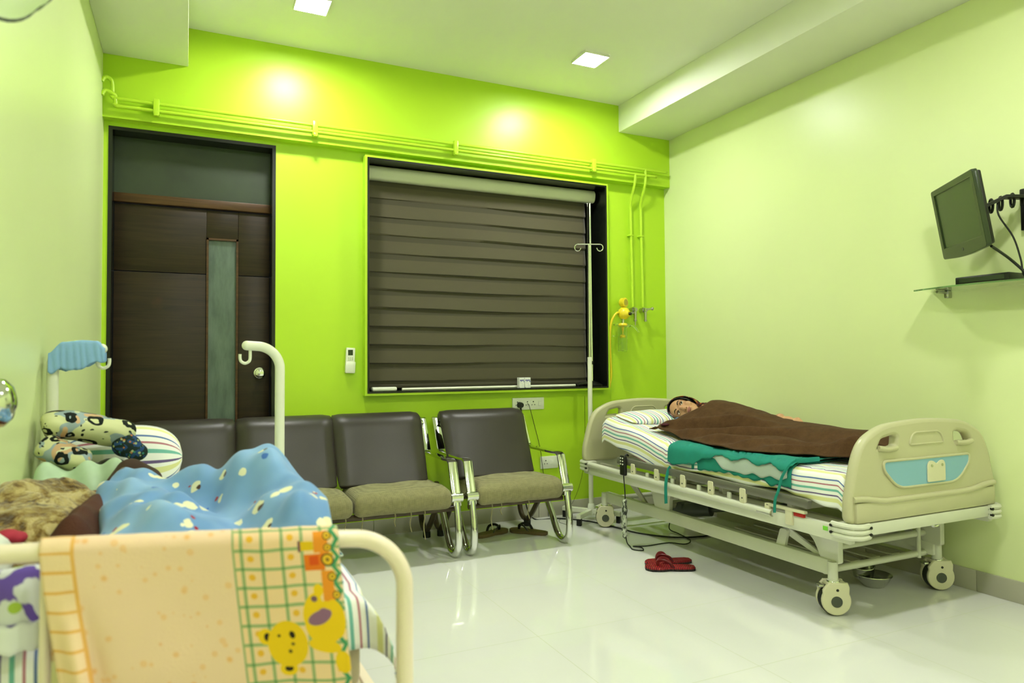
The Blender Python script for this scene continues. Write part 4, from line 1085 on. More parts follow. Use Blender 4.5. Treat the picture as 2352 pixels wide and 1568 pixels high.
# ------------------------------------------------------------------ brown blanket over the person
near = [(2.05, 2.74), (2.15, 2.70), (2.24, 2.66), (2.33, 2.64), (2.42, 2.58), (2.5, 2.53), (2.62, 2.482), (2.83, 2.488), (3.02, 2.525), (3.24, 2.58), (3.42, 2.57), (3.5, 2.55), (3.6, 2.55)]
Hh = [(2.04, .10), (2.12, .125), (2.25, .10), (2.4, .10), (2.6, .104), (2.8, .108), (2.9, .118), (3.0, .142), (3.1, .165), (3.25, .178), (3.36, .172), (3.45, .155), (3.55, .12), (3.65, .08)]
Xc = [(2.0, 3.02), (2.6, 3.04), (3.0, 3.02), (3.4, 3.0), (3.6, 2.98)]
Ww = [(2.0, .17), (2.4, .19), (2.8, .24), (3.2, .26), (3.4, .27), (3.6, .26)]
def bz(x, y):
    t_ = (x - interp(Xc, y))/interp(Ww, y)
    d = math.exp(-1.25*abs(t_)**2.3)
    z = zt(y) + .036 + interp(Hh, y)*d
    if x < 2.56: z += .0
    # long diagonal drapes
    m_ = sstep(2.5, 2.60, x)*sstep(3.35, 3.1, x)
    for (yc_, xs, sl, am, wd) in ((3.44, 2.66, -.55, .040, .034), (3.30, 2.60, -.45, .050, .042), (3.02, 2.57, -.40, .055, .045), (2.78, 2.55, -.30, .050, .05), (2.56, 2.60, -.22, .045, .04)):
        # ridge line starting at (xs, yc_) running towards the feet and the far side
        L_ = (yc_ - y); dist = (x - (xs + .42*max(0, L_) + .03*math.sin(6*L_+yc_*9)))
        along = sstep(-.15, .1, L_)*sstep(.75, .35, L_)
        z += am*along*math.exp(-(dist/wd)**2)*m_
        z -= am*1.0*along*math.exp(-((dist+wd*1.7)/(wd*.9))**2)*m_*min(1, d*2.2)
    z += .010*nz(x*1.5 + y*.9, y*.6 - x*.5, 3, 4)*m_ + .003*nz(x, y, 5, 14)
    # crumpled end by the footboard
    z += .065*math.exp(-((x-2.70)/.085)**2 - ((y-2.17)/.085)**2)*(1+.4*nz(x, y, 9, 22))
    return z
b = B()
def bk(u, v):
    # v: feet 0 -> shoulders 1 ; u: near 0 -> far 1
    y = lerp(2.045, 3.50, v); ytop = lerp(3.48, 3.52, sstep(.15, .6, u))
    ytop -= .085*math.exp(-((u-.43)/.11)**2)     # scooped round the neck
    y = lerp(2.045, ytop, v)
    xn = interp(near, y) + .012*nz(y, 3, 2, 9); x = lerp(xn, 3.375, u)
    z = bz(x, y)
    if u < .06:
        z = lerp(zt(y)+.040+.012*(.5+nz(y, 0, 6, 8)), z, sstep(0, .06, u))
    if u > .94: z -= .06*(u-.94)/.06
    if v > .96: z -= .022*sstep(.96, 1, v)
    return V((x, y, z))
b.grid(bk, 110, 170, lambda u, v: (u, v)); bl = obj('blanket', b, M['brown_wool'], None, 70, solid=.006)
tag(bl, 'brown wool blanket covering the person on the hospital bed', 'blanket')
b = B(); b.sph((2.63, 3.42, bz(2.63, 3.42)+.001), (.030, .026, .010), 12); obj('maroon_motif', b, mat('maroon_embroidery', '#4a1a22', .9, bump=.5, bscale=160), bl, label='maroon embroidered motif')
b = B(); b.sph((2.72, 2.10, bz(2.72, 2.10)+.001), (.032, .028, .012), 12); obj('maroon_motif', b, mat('maroon_embroidery_b', '#441a20', .9, bump=.5, bscale=160), bl, label='maroon embroidered motif')

# ------------------------------------------------------------------ bed handset with wrapped cable
t = thing('bed_handset', 'black bed control handset hooked on the side rail with its cable hanging to the floor', 'handset', (2.415, 3.55, .5))
b = B(); b.box(2.398, 2.420, 3.52, 3.575, .425, .545, .008, 3); b.tube([(2.42, 3.547, .54), (2.435, 3.547, .55), (2.446, 3.547, .54)], .006, 8, 3); obj('body', b, M['black'], t)
for i in range(2):
    for j in range(3):
        b = B(); y = 3.537+.022*i; z = .53-.018*j; b.cyl((2.399, y, z), (2.3955, y, z), .005, n=12); obj('button', b, M['white_plastic'], t)
b = B(); b.tube([(2.41, 3.547, .43), (2.41, 3.545, .40), (2.412, 3.54, .34), (2.415, 3.54, .26), (2.414, 3.535, .05), (2.42, 3.50, .006), (2.40, 3.44, .0055), (2.44, 3.40, .0055), (2.47, 3.46, .0055), (2.44, 3.50, .0055), (2.52, 3.47, .0055), (2.68, 3.47, .0055), (2.75, 3.40, .0055), (2.84, 3.46, .0055), (2.88, 3.62, .0055), (2.88, 3.72, .02), (2.88, 3.68, .12)], .0035, 8, 6); obj('cable', b, M['cable'], t)
def wrap_mat():
    t = NT('clear_wrap_over_coiled_cable'); t.set(.25, 0, .5); f, _ = t.noise(t.coord('Object', scale=(1, 1, .35)), 70, 4, .7)
    t.base(t.ramp(f, [(.44, lin('#353a32')), (.52, lin('#b4bba6')), (.7, lin('#d2d8c4'))])); return t.m
b = B(); b.tube([(2.414, 3.54, .275), (2.412, 3.54, .268), (2.410, 3.542, .2), (2.409, 3.545, .11), (2.412, 3.543, .062), (2.414, 3.54, .055)], lambda s: .007+.010*math.sin(PI*min(1, max(0, s)))**.4 + .002*math.sin(40*s), 10, 6); obj('cable_wrap', b, wrap_mat(), t)

# ------------------------------------------------------------------ steel bowls under the bed
def bowl(name, label, x, y, z, r, h):
    b = B(); b.lathe([(0, 0), (r*.55, 0), (r*.6, .003), (r*.85, h*.5), (r, h*.95), (r*1.05, h), (r*1.04, h+.003), (r*.97, h*.97), (r*.82, h*.5), (r*.55, .006), (0, .004)], (x, y, z), (0, 0, 1), 36)
    return tag(obj(name, b, M['steel'], None, 40, loc=(x, y, z)), label, 'bowl', 'steel bowls')
bowl('steel_bowl', 'wide steel bowl standing on the floor under the hospital bed', 3.085, 2.38, 0, .083, .055)
b = B(); x, y, z = 3.055, 2.41, .034
b.lathe([(0, 0), (.035, 0), (.045, .012), (.05, .04), (.052, .062), (.056, .064), (.055, .067), (.048, .064), (.045, .04), (.03, .006), (0, .005)], (x, y, z), V((-.15, -.1, 1)), 32)
tag(obj('steel_bowl', b, M['steel'], None, 40, loc=(x, y, z)), 'small steel bowl sitting inside the wide bowl under the hospital bed', 'bowl', 'steel bowls')
# ------------------------------------------------------------------ near bed along the left wall
nb = thing('ward_bed', 'cream tube framed bed in the foreground along the left wall', 'bed', (0, 2.2, 0))
b = B()
ra = .098
FP = [(-.392, 1.385, .05), (-.392, 1.385, .4), (-.392, 1.385, .66)] + [(-.392+ra*(1-math.cos(a)), 1.385-.014*(1-math.cos(a)), .713+ra*math.sin(a)) for a in [PI/2*k/8 for k in range(9)]]
FP += [(-.2, 1.355, .8105), (.0, 1.325, .806), (.2, 1.292, .799)] + [(.371-ra+ra*math.sin(a), 1.281-.013*math.sin(a), .697+ra*math.cos(a)) for a in [PI/2*k/8 for k in range(9)]] + [(.371, 1.268, .62), (.371, 1.268, .4), (.371, 1.268, .05)]
b.tube(FP, .0158, 16, 3)
obj('foot_frame', b, M['cream_tube'], nb, 60)
for x, y in ((-.205, 1.357), (-.03, 1.33), (.15, 1.303)):
    b = B(); b.cyl((x, y, .34), (x, y, .80), .0085, n=12); obj('frame_bar', b, M['cream_tube'], nb)
b = B(); b.tube([(-.392, 1.385, .34), (.371, 1.268, .34)], .011, 12); obj('frame_bar', b, M['cream_tube'], nb)
b = B(); b.tube([(-.40, 3.02, .05), (-.40, 3.02, .55), (-.36, 3.02, .60), (-.28, 3.02, .615), (.2, 3.02, .615), (.28, 3.02, .60), (.325, 3.02, .55), (.325, 3.02, .05)], .0158, 14, 5); obj('head_frame', b, M['cream_tube'], nb)
for x0, x1, y0 in ((-.392, -.40, 1.385), (.371, .325, 1.268)):
    b = B(); b.tube([(x0, y0, .40), (x1, 3.02, .40)], 0, flat=(.012, .02)); obj('side_rail', b, M['cream_tube'], nb)
b = B(); b.box(-.375, .345, 1.42, 3.0, .415, .43, .004); obj('bed_deck', b, M['cream_tube'], nb)
b = B(); b.cyl((.385, 1.268, .50), (.402, 1.268, .50), .011, n=6); b.cyl((.40, 1.268, .50), (.405, 1.268, .50), .006); obj('bolt', b, M['grime'], nb)
for x, y in ((-.392, 1.385), (.371, 1.268), (-.40, 3.02), (.325, 3.02)):
    b = B(); b.cyl((x, y, 0), (x, y, .06), .02); obj('rubber_foot', b, M['rubber'], nb)
def post(x, y, sx, reach, zt_, lab):
    b = B(); r_ = .085 if sx < 0 else .05
    b.tube([(x, y, .38), (x, y, .7), (x, y, zt_-r_-.08)] + [(x+sx*r_*(1-math.cos(a)), y, zt_-r_+r_*math.sin(a)) for a in [PI/2*k/8 for k in range(9)]] + [(x+sx*reach, y, zt_+.002)], .0178, 16, 3)
    b.sph((x+sx*reach, y, zt_+.002), .0178, 14); p = obj('drip_post', b, M['white_tube'], nb, 60)
    b = B(); hx = x+sx*(reach-.012)
    b.tube([(hx, y, zt_-.01), (hx, y, zt_-.045), (hx+sx*.005, y, zt_-.058), (hx+sx*.018, y, zt_-.064), (hx+sx*.031, y, zt_-.057), (hx+sx*.035, y, zt_-.045), (hx+sx*.035, y, zt_-.03)], .0055, 10, 4); obj('post_hook', b, M['white_tube'], p)
    b = B(); b.cyl((x, y, .36), (x, y, .44), .024); obj('post_socket', b, M['cream_tube'], p)
post(.320, 2.75, -1, .118, 1.182, '')
post(-.402, 2.73, 1, .14, 1.168, '')

# face mask hung over the left post
b = B()
def mk(u, v):
    x = lerp(-.412, -.250, u); a = (v-.5)*2
    L = .084*(1 - .5*(2*u-.9)**2) + .010*nz(u*4, v*2, 3, 1.5)
    zt0 = interp([(0, 1.155), (.25, 1.192), (.6, 1.198), (.85, 1.196), (1, 1.172)], u)
    t_ = abs(a)*(.03 + L)
    y = 2.73 + math.copysign(min(.024, t_*.9), a) + math.copysign(.0035*math.sin(u*26+a*2+3*nz(u*3, v, 1)), a)*min(1, t_/.05)
    return V((x, y, zt0 - max(0, t_-.022)*1.05 - .006*(a*a if abs(a) < .3 else .09)))
b.grid(mk, 46, 26); tag(obj('face_mask', b, M['mask'], None, 70, solid=.002), 'pale blue cloth mask hung over the left curved post by the wall', 'mask')

# mattress and sheet
b = B(); b.box(-.395, .335, 1.445, 2.98, .432, .605, .035, 4); tag(obj('mattress', b, M['tan_board'], None, 50), 'tan mattress on the near bed, its corner showing below the striped sheet', 'mattress')
NZ = .632
def soft(e): return e - .025*(1-math.exp(-e/.025))
b = B()
def ns(u, v):
    sx = lerp(-.41, .335+.115, u); sy = lerp(1.44-.105-.05*(1-u)**2, 2.98, v)
    ex, ey = max(0, sx-.32), max(0, 1.455-sy)
    fl = .06*sstep(0, .1, min(ex, ey))
    x = min(sx, .32) + .03*(1-math.exp(-ex/.03)) + .12*ex*(.4+.6*nz(sy, 0, 2, 6)) + fl*.4
    y = max(sy, 1.455) - .03*(1-math.exp(-ey/.03)) - .10*ey*(.4+.8*nz(sx, 1, 4, 9)) - fl
    z = NZ - math.hypot(soft(ex), soft(ey)) + .006*nz(sx, sy, 1, 7)
    z += .012*math.exp(-((sx-.33)/.07)**2)*(sy > 1.5)
    return V((x, y, z))
b.grid(ns, 90, 130, lambda u, v: (lerp(-.41, .45, u)*1.25+.5 + .01*math.sin(v*9), v))
tag(obj('bed_sheet', b, M['stripe'], None, 70, solid=.003), 'multicolour striped sheet on the foreground bed by the towel', 'sheet')

# generic mound of cloth
def mound(name, f, x0, x1, y0, y1, m, label, cat, n=(60, 60), edge=None, base=NZ+.004, solid=.004, uvs=1.0):
    b = B()
    def g(u, v):
        x, y = lerp(x0, x1, u), lerp(y0, y1, v)
        if edge: x, y = edge(x, y, u, v)
        return V((x, y, max(base, base + f(x, y, u, v))))
    b.grid(g, n[0], n[1], lambda u, v: (u*(x1-x0)*uvs, v*(y1-y0)*uvs))
    return tag(obj(name, b, m, None, 75, solid=solid), label, cat)
def gs(x, y, cx, cy, sx, sy=None, rot=0):
    dx, dy = x-cx, y-cy; c, s = math.cos(rot), math.sin(rot)
    a, b_ = dx*c+dy*s, -dx*s+dy*c
    return math.exp(-(a/sx)**2-(b_/(sy or sx))**2)
def ridge(x, y, x0, y0, x1, y1, w):
    d = V((x1-x0, y1-y0)); L = d.length; d /= L; p = V((x-x0, y-y0)); t_ = min(max(p.dot(d), 0), L)
    q = (p - d*t_).length; return math.exp(-(q/w)**2)
def rim(u, v, w=.06): return min(1, sstep(0, w, min(u, 1-u)), sstep(0, w, min(v, 1-v)))
def dog(x, y, u, v):
    c, s_ = math.cos(.25), math.sin(.25); dx, dy = x-.185, y-1.99; a_, b_ = dx*c+dy*s_, -dx*s_+dy*c
    h = .185*math.exp(-(abs(a_/.105)**2.6 + abs(b_/.17)**2.2))
    h = (h**3 + (.072*ridge(x, y, -.14, 2.42, .08, 2.12, .15))**3 + (.115*ridge(x, y, .03, 2.16, .14, 2.02, .09))**3
         + (.135*ridge(x, y, .21, 1.9, .24, 1.6, .10))**3 + (.095*ridge(x, y, -.16, 2.3, -.02, 1.7, .13))**3)**(1/3)
    fold = 0
    for k, (a, fx, am) in enumerate(((.55, 46, .016), (-.25, 64, .010), (1.2, 36, .012))):
        q = x*math.cos(a)+y*math.sin(a) + .03*nz(x, y, k, 6)
        fold += am*math.sin(q*fx + 3*nz(x, y, k+4, 4))*(.55+.45*nz(x, y, k+9, 5))
    return (h + .042 + fold*(.5+.5*sstep(.02, .1, h)))*rim(u, v, .05) + .012
def dog_edge(x, y, u, v):
    # left hem runs slantwise, right hem falls beside the knee
    xl = interp([(1.45, -.16), (1.9, -.20), (2.2, -.235), (2.5, -.19)], y); xr = interp([(1.45, .30), (1.8, .33), (2.05, .335), (2.3, .25), (2.5, .05)], y)
    return lerp(xl, xr, u) + .012*nz(y, u, 2, 9), y + .015*nz(x, v, 3, 8)
mound('blue_blanket', dog, -.24, .34, 1.47, 2.47, M['dogs'], 'blue blanket printed with white puppies over a raised knee on the near bed', 'blanket', (110, 150), dog_edge, NZ+.014)
def leaf(x, y, u, v): return (.03+.02*nz(x, y, 2, 20))*rim(u, v, .15) + .012
mound('printed_cloth', leaf, .21, .345, 1.70, 1.92, M['leaf_hem'], 'white cloth with a small dark print below the raised knee at the bed edge', 'cloth', (30, 40), None, NZ+.008)
def fur(x, y, u, v):
    h = .14*ridge(x, y, -.40, 2.16, -.30, 2.24, .11) + .11*ridge(x, y, -.44, 1.92, -.30, 1.98, .11)
    h += .016*nz(x, y, 1, 11) + .010*nz(x, y, 2, 26) + .005*nz(x, y, 4, 60)
    return (h+.028)*min(1, sstep(0, .09, 1-u), sstep(0, .05, min(v, 1-v)))
mound('fur_blanket', fur, -.424, -.205, 1.62, 2.33, M['fur'], 'tan brindled fur blanket heaped on the left side of the near bed', 'blanket', (90, 180), None, NZ+.006, .006)
def mar(x, y, u, v): return (.085*ridge(x, y, -.235, 1.88, -.215, 2.16, .05) + .02 + .006*nz(x, y, 1, 14))*rim(u, v, .10) + .012
mound('maroon_cloth', mar, -.30, -.15, 1.66, 2.24, M['maroon'], 'dark maroon brown cloth between the fur blanket and the blue blanket', 'cloth', (40, 80), None, NZ+.02)
def wht(x, y, u, v): return (.045*gs(x, y, -.385, 1.80, .05, .07) + .035 + .008*nz(x, y, 1, 22))*rim(u, v, .12) + .02
mound('white_cloth', wht, -.424, -.335, 1.64, 1.92, mat('white_cotton', '#dcdfd2', .8), 'small white cloth lying before the fur blanket at the left edge', 'cloth', (30, 40), None, NZ+.035)
b = B(); b.sph((-.352, 1.85, .742), (.024, .03, .016), 14); b.sph((-.335, 1.86, .735), (.02, .03, .014), 12); tag(obj('red_cloth', remesh(b, .004), mat('crimson_cotton', '#a8283c', .8), None, 70), 'small crimson cloth beside the white cloth in front of the fur blanket', 'cloth')
def mint(x, y, u, v):
    h = .145*ridge(x, y, -.37, 2.50, -.20, 2.48, .10) + .03*nz(x, y, 2, 9) + .012*math.sin(x*60+y*25+3*nz(x, y, 1, 8))
    return (h+.03)*rim(u, v, .08)
mound('mint_cloth', mint, -.426, -.13, 2.26, 2.68, M['mint'], 'crumpled pale mint cloth on the near bed below the printed quilt', 'cloth', (70, 70), None, NZ+.006)

# folded printed quilt
b = B()
P = [(-.408, 2.60, .915), (-.36, 2.61, .925), (-.30, 2.62, .915), (-.22, 2.63, .895), (-.155, 2.64, .880)]
def roll(P, ra, rb, tw=0, seed=0):
    Q = catmull(P, 10); N = len(Q)-1
    def f(u, v):
        i = min(N, int(v*N+.5)); p = Q[i]; a = 2*PI*u
        e = (1-abs(2*v-1)**7)**.5 if abs(2*v-1) < 1 else 0
        k = 1+.08*nz(math.cos(a)*2, v*5, seed, 1.3) + .05*math.cos(3*a+v*4)
        t_ = (Q[min(i+1, N)]-Q[max(i-1, 0)]).normalized(); n1 = t_.cross(V((0, 1, 0))).normalized(); n2 = t_.cross(n1)
        return p + n1*math.cos(a+tw)*ra*k*max(e, .05) + n2*math.sin(a+tw)*rb*k*max(e, .05)
    return f, N
f, N = roll(P, .045, .065); b.grid(f, 40, N, lambda u, v: (u*.36, v*.30), wrap=True); qt = obj('printed_quilt', b, M['quilt'], None, 75, solid=.004)
tag(qt, 'folded quilt with black and cream flower print on top of the cloth heap', 'quilt')
b = B(); f, N = roll([(-.405, 2.555, .875), (-.37, 2.55, .85), (-.32, 2.545, .825), (-.275, 2.55, .805)], .038, .045, .3, 4); b.grid(f, 36, N, lambda u, v: (u*.27+.5, v*.2+.2), wrap=True); obj('quilt_fold', b, M['quilt'], qt, 75, solid=.004)
b = B(); b.sph((-.175, 2.585, .852), (.044, .03, .038), 20); b.sph((-.145, 2.58, .83), (.034, .024, .03), 16); b.box(-.205, -.16, 2.575, 2.60, .89, .905, .005)
tag(obj('printed_pouch', remesh(b, .005), M['pouch'], None, 75), 'small dark floral pouch between the quilt and the striped pillow', 'pouch')
# striped pillow leaning at the head of the near bed
b = B()
def pw(u, v):
    a = u*2*PI; c, s = math.cos(a), math.sin(a); e = abs(2*v-1); fat = (1-e**3.4)**.55 if e < 1 else 0
    x = lerp(-.395, -.012, v); h = .115*math.copysign(abs(c)**.85, c)*(.12+.88*fat); t_ = .075*fat*math.copysign(abs(s)**.9, s)
    zz = .785 + h + .02*(x+.2)*-1.2
    return V((x, 2.80 + t_ + .35*(zz-.785), zz - .0*t_))
b.grid(pw, 40, 44, lambda u, v: (u*.5+.02, v*.4), wrap=True)
tag(obj('pillow', b, M['stripe'], None, 75), 'plump striped pillow propped at the head of the near bed before the chairs', 'pillow')

# person under the blue blanket
t = thing('person', 'person with a dark sleeve lying under the blue blanket on the near bed, knee raised', 'person', (0, 2.2, NZ))
b = B()
limb(b, [V((-.17, 2.50, .715)), V((-.10, 2.36, .715)), V((.0, 2.2, .70)), V((.07, 2.12, .70))], [.055, .06, .055, .05])
limb(b, [V((.05, 2.14, .70)), V((.182, 1.985, .80)), V((.215, 1.72, .69)), V((.225, 1.62, .68)), V((.22, 1.57, .69))], [.06, .04, .035, .028, .02])
limb(b, [V((.0, 2.12, .70)), V((-.02, 1.85, .69)), V((-.03, 1.6, .675))], [.055, .04, .03])
b.sph((-.215, 2.60, .735), (.062, .075, .07), 18); limb(b, [V((-.19, 2.53, .72)), V((-.215, 2.58, .73))], [.04, .04])
EL, WRI = V((-.155, 2.40, .785)), V((-.205, 2.335, .745))
limb(b, [V((-.12, 2.46, .74)), EL, WRI], [.045, .036, .024])
dv = (V((-.255, 2.30, .742)) - WRI).normalized(); sv = V((.45, -.86, -.1)); uv_ = V((0, 0, 1))
b.sph(WRI+dv*.035, (.03, .026, .014), 14)
for k, (o, L) in enumerate(((-.021, .04), (-.007, .047), (.008, .046), (.021, .037))):
    a0 = WRI + dv*.055 + sv*o; limb(b, [a0, a0+dv*L*.55+uv_*.006, a0+dv*L-uv_*.008], [.0068, .0062, .005], 8)
limb(b, [WRI+dv*.02+sv*.022, WRI+dv*.045+sv*.042], [.008, .006], 8)
obj('body', remesh(b, .005, 4), M['skin_dark'], t, 80)
b = B(); limb(b, [V((-.115, 2.465, .745)), EL+V((.004, 0, .004)), WRI+V((.012, .012, .004))], [.052, .043, .031], 18); obj('sleeve', remesh(b, .005, 5), M['brown_sleeve'], t, 80, label='dark brown sleeve')
b = B(); b.sph((-.22, 2.61, .742), (.068, .08, .07), 20); obj('hair', b, M['hair'], t)

# purple floral cloth hanging inside the foot frame
b = B()
def pf(u, v):
    x = lerp(-.415, -.195, u); s = lerp(-.16, .145, v)       # s>0 hangs down in front
    if s < 0: p = V((x, 1.412 - s*1.0, .772 - .10*(s/.16)**2))
    else: p = V((x, 1.412 - .02*(1-math.exp(-s/.02)) + .008*math.sin(u*14+s*8)*min(1, s/.05), .772 - soft(s)*1.0))
    p.z += .006*nz(x, s, 2, 12); return p
b.grid(pf, 40, 60, lambda u, v: (u*.34, v*.42)); fc_ = obj('floral_cloth', b, M['purple_floral'], None, 70, solid=.008)
tag(fc_, 'purple floral cloth hanging inside the foot frame of the near bed, white hem below', 'cloth')
b = B()
def hm_(u, v):
    x = lerp(-.417, -.193, u); s = lerp(.105, .150, v)
    return V((x, 1.383 + .008*math.sin(u*14+s*8), .797 - s + .003*math.sin(u*50)))
b.grid(hm_, 40, 6); obj('white_hem', b, mat('white_hem_cotton', '#e4e6ea', .8), fc_, 70, solid=.006, label='white hem')

# ------------------------------------------------------------------ peach baby towel over the foot rail
def towel_mat():
    t = NT('peach_printed_baby_towel'); t.set(.85, 0, .2, sheen=.15)
    tc = t.n('ShaderNodeTexCoord'); uv = tc.outputs['UV']; sx = t.n('ShaderNodeSeparateXYZ'); t.link(uv, sx.inputs[0]); U, Vv = sx.outputs[0], sx.outputs[1]
    S = .000708
    def TX(x): return (450 + x/2.536 - 108)*S
    def TY(y): return (950 + y/2.536 - 1208)*S
    K = S/2.536
    def ell(cx, cy, rx, ry, rot=0, sq=False):
        mp = t.n('ShaderNodeMapping', vector_type='TEXTURE'); t.link(uv, mp.inputs[0])
        mp.inputs['Location'].default_value = (TX(cx), TY(cy), 0); mp.inputs['Rotation'].default_value = (0, 0, math.radians(rot)); mp.inputs['Scale'].default_value = (rx*K, ry*K, 1)
        if sq:
            s2 = t.n('ShaderNodeSeparateXYZ'); t.link(mp.outputs[0], s2.inputs[0])
            d = t.math('MAXIMUM', t.math('ABSOLUTE', s2.outputs[0]), t.math('ABSOLUTE', s2.outputs[1]))
        else:
            vl = t.n('ShaderNodeVectorMath', operation='LENGTH'); t.link(mp.outputs[0], vl.inputs[0]); d = vl.outputs['Value']
        return t.math('LESS_THAN', d, 1.0)
    def line(sock, period, off, w):
        fr = t.math('FRACT', t.math('DIVIDE', t.math('SUBTRACT', sock, off), period))
        return t.math('LESS_THAN', fr, w)
    AND = lambda a, b: t.math('MULTIPLY', a, b)
    OR = lambda a, b: t.math('MAXIMUM', a, b)
    c = lin('#edccb0')
    # scattered orange dots
    v = t.voro(uv, 52, rnd=.85); r = t.n('ShaderNodeSeparateColor'); t.link(v.outputs['Color'], r.inputs[0])
    dot = AND(t.math('LESS_THAN', v.outputs['Distance'], .30), t.math('GREATER_THAN', r.outputs[0], .35))
    c = t.mix(t.math('MULTIPLY', dot, .55), c, lin('#eab270'))
    c = t.mix(t.math('MULTIPLY', AND(t.math('LESS_THAN', v.outputs['Distance'], .14), t.math('GREATER_THAN', r.outputs[1], .5)), .5), c, lin('#e69a44'))
    # hem ladder on the left
    hem_ = t.math('LESS_THAN', U, .046)
    c = t.mix(hem_, c, lin('#efd0ac'))
    c = t.mix(OR(AND(t.math('LESS_THAN', U, .050), t.math('GREATER_THAN', U, .044)), AND(hem_, line(Vv, .030, 0, .16))), c, lin('#e6ae62'))
    # green check on the right
    g0 = TX(170); reg = t.math('GREATER_THAN', U, g0)
    c = t.mix(reg, c, lin('#edcaa4'))
    gl = OR(OR(line(U, .0335, g0+.012, .17), line(Vv, .0325, TY(680), .17)), t.math('LESS_THAN', U, g0+.0035))
    c2 = t.mix(t.math('MULTIPLY', gl, .72), c, lin('#5c9a62'))
    cross = AND(line(U, .0335, g0+.012, .17), line(Vv, .0325, TY(680), .17)); c2 = t.mix(t.math('MULTIPLY', cross, .6), c2, lin('#3c8050'))
    c = t.mix(reg, c, c2)
    mp = t.n('ShaderNodeMapping', vector_type='TEXTURE'); t.link(uv, mp.inputs[0]); mp.inputs['Location'].default_value = (g0+.012+.003, TY(680)+.003, 0); mp.inputs['Scale'].default_value = (.067, .0325, 1)
    fr = t.n('ShaderNodeVectorMath', operation='FRACTION'); t.link(mp.outputs[0], fr.inputs[0]); sb = t.n('ShaderNodeVectorMath', operation='MULTIPLY_ADD'); t.link(fr.outputs[0], sb.inputs[0]); sb.inputs[1].default_value = (2, 1, 0); sb.inputs[2].default_value = (-.42, -.42, 0)
    vl = t.n('ShaderNodeVectorMath', operation='LENGTH'); t.link(sb.outputs[0], vl.inputs[0])
    c = t.mix(AND(reg, t.math('LESS_THAN', vl.outputs['Value'], .17)), c, lin('#e8b03c'))
    # green zigzag by the right edge
    zg = t.math('ABSOLUTE', t.math('SUBTRACT', t.math('FRACT', t.math('DIVIDE', Vv, .03)), .5))
    zx = t.math('ADD', t.math('MULTIPLY', zg, .020), TX(765)); c = t.mix(t.math('LESS_THAN', t.math('ABSOLUTE', t.math('SUBTRACT', U, zx)), .004), c, lin('#4a9468'))
    def paint(col, *args, **kw):
        nonlocal c; c = t.mix(ell(*args, **kw), c, lin(col))
    # toy train
    paint('#e8902c', 700, 775, 45, 65, sq=True); paint('#e8902c', 720, 870, 28, 50, sq=True); paint('#e2741c', 655, 900, 62, 52, sq=True); paint('#d8541a', 652, 890, 28, 30, sq=True)
    paint('#e2b81c', 610, 795, 44, 28, sq=True); paint('#7a4a5a', 568, 797, 8, 34, sq=True); paint('#e8902c', 725, 1055, 36, 100, sq=True)
    for x, y, q in ((740, 738, 26), (742, 808, 26), (735, 888, 40), (755, 995, 28), (772, 1108, 26)):
        paint('#5a4a24', x, y, q, q); paint('#e8b830', x, y, q*.76, q*.76); paint('#8a6a2a', x, y, q*.3, q*.3)
    # plain yellow teddy bear
    Y_ = '#ecc21c'
    paint(Y_, 660, 1075, 30, 40); paint(Y_, 615, 1190, 55, 105, 18); paint('#7a5a6a', 630, 1125, 20, 18); paint(Y_, 750, 1250, 60, 115, -6)
    paint(Y_, 680, 1270, 120, 130); paint(Y_, 670, 1405, 100, 42, 12); paint(Y_, 775, 1515, 48, 75, -12)
    paint('#8c6484', 655, 1235, 78, 40, -22); paint('#8c6484', 680, 1215, 34, 34)
    paint(Y_, 315, 1340, 46, 50); paint('#2c2418', 325, 1342, 20, 26); paint(Y_, 435, 1545, 55, 45); paint('#2c2418', 436, 1545, 26, 18)
    paint('#eac01a', 445, 1392, 122, 142); paint('#2a2216', 475, 1335, 17, 22, -20); paint('#3a301c', 395, 1338, 10, 9); paint('#5a4a20', 455, 1432, 12, 12); paint('#6a5624', 475, 1388, 12, 9)
    # white back side
    ge = t.n('ShaderNodeNewGeometry')
    t.base(c); f, _ = t.noise(t.coord('Object'), 260, 2); t.bump(f, .25, .002)
    return t.m
b = B(); TL0, TL1 = -.212, .249; FH, BH = .375, .22
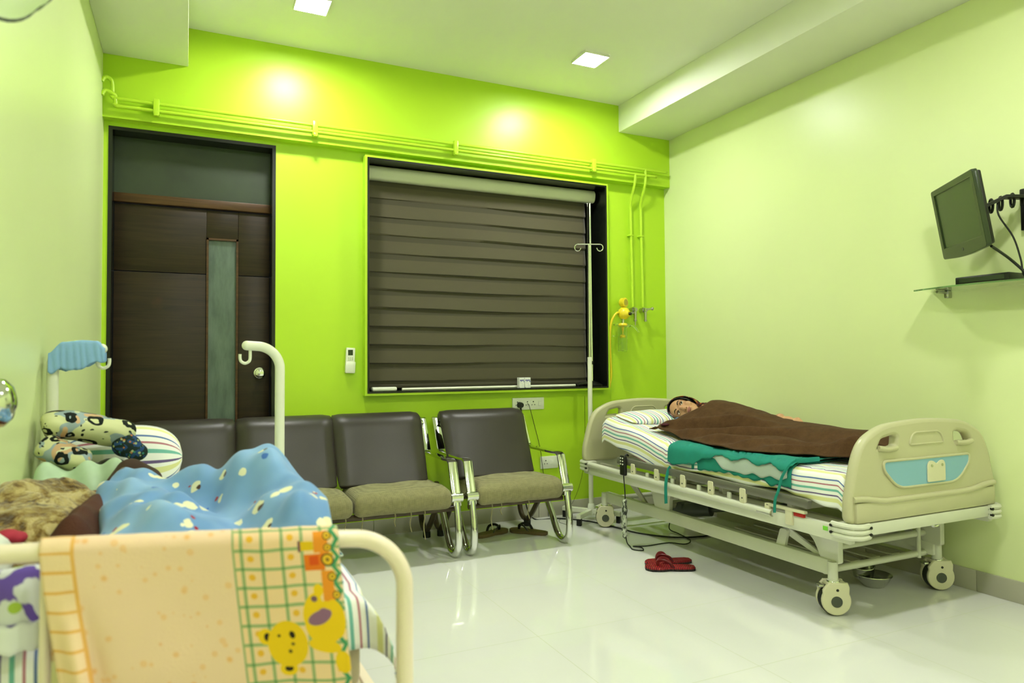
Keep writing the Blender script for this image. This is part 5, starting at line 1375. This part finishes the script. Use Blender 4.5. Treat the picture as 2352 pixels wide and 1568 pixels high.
def tw(u, v):
    x = lerp(TL0, TL1, u); yb_ = interp_lin = lerp(1.355, 1.285, (x+.2)/.46); zb_ = lerp(.811, .798, (x+.2)/.46); R_ = .0205
    s = lerp(-BH, FH, v); q = PI*R_/2
    if abs(s) < q: a = s/R_; y, z = yb_ - R_*math.sin(a), zb_ + R_*math.cos(a)
    else:
        h = abs(s)-q; sg = 1 if s > 0 else -1; y, z = yb_ - sg*(R_ + .012*min(1, h/.2)), zb_ - h
        if s > 0:
            y -= .008*math.sin(u*7+.6)*min(1, h/.12) + .016*math.exp(-((u-.045-h*.12)/.03)**2)*sstep(.05, .2, h) - .010*math.exp(-((u-.11-h*.1)/.03)**2)*sstep(.05, .2, h)
            x += lerp(.055, .028, u)*(h/.33)**1.1
        z += .003*nz(u*3, v*3, 1, 2)
    return V((x, y, z + .0015*nz(x, s, 3, 30)))
b.grid(tw, 90, 110, lambda u, v: (u*.470, lerp(-BH, FH, v)))
tt = obj('baby_towel', b, towel_mat(), None, 70, solid=.004); tag(tt, 'peach towel printed with a teddy bear and toy train, draped over the near bed rail', 'towel')
# ------------------------------------------------------------------ camera, world, render look
cam = bpy.data.cameras.new('camera'); co = bpy.data.objects.new('camera', cam); COL.objects.link(co); SC.camera = co
cam.sensor_width = 36; cam.lens = 1591.3771*36/2352; cam.clip_start = .05
y, p, r = [math.radians(v) for v in (25.1599, 1.7517, -.3717)]
fw = V((math.sin(y)*math.cos(p), math.cos(y)*math.cos(p), math.sin(p))); rt = V((math.cos(y), -math.sin(y), 0)); up = rt.cross(fw)
rt, up = rt*math.cos(r) + up*math.sin(r), up*math.cos(r) - rt*math.sin(r)
m = Matrix((rt, up, -fw)).transposed().to_4x4(); m.translation = V((0, 0, 1.1139)); co.matrix_world = m
cam.dof.use_dof = True; cam.dof.focus_distance = 3.9; cam.dof.aperture_fstop = 2.8
wd = bpy.data.worlds.new('night'); SC.world = wd; wd.use_nodes = True
wd.node_tree.nodes['Background'].inputs[0].default_value = (.4, .5, .6, 1); wd.node_tree.nodes['Background'].inputs[1].default_value = .02
vs = SC.view_settings; vs.view_transform = 'Standard'; vs.look = 'None'; vs.gamma = 1; vs.use_curve_mapping = False; vs.exposure = 2.12
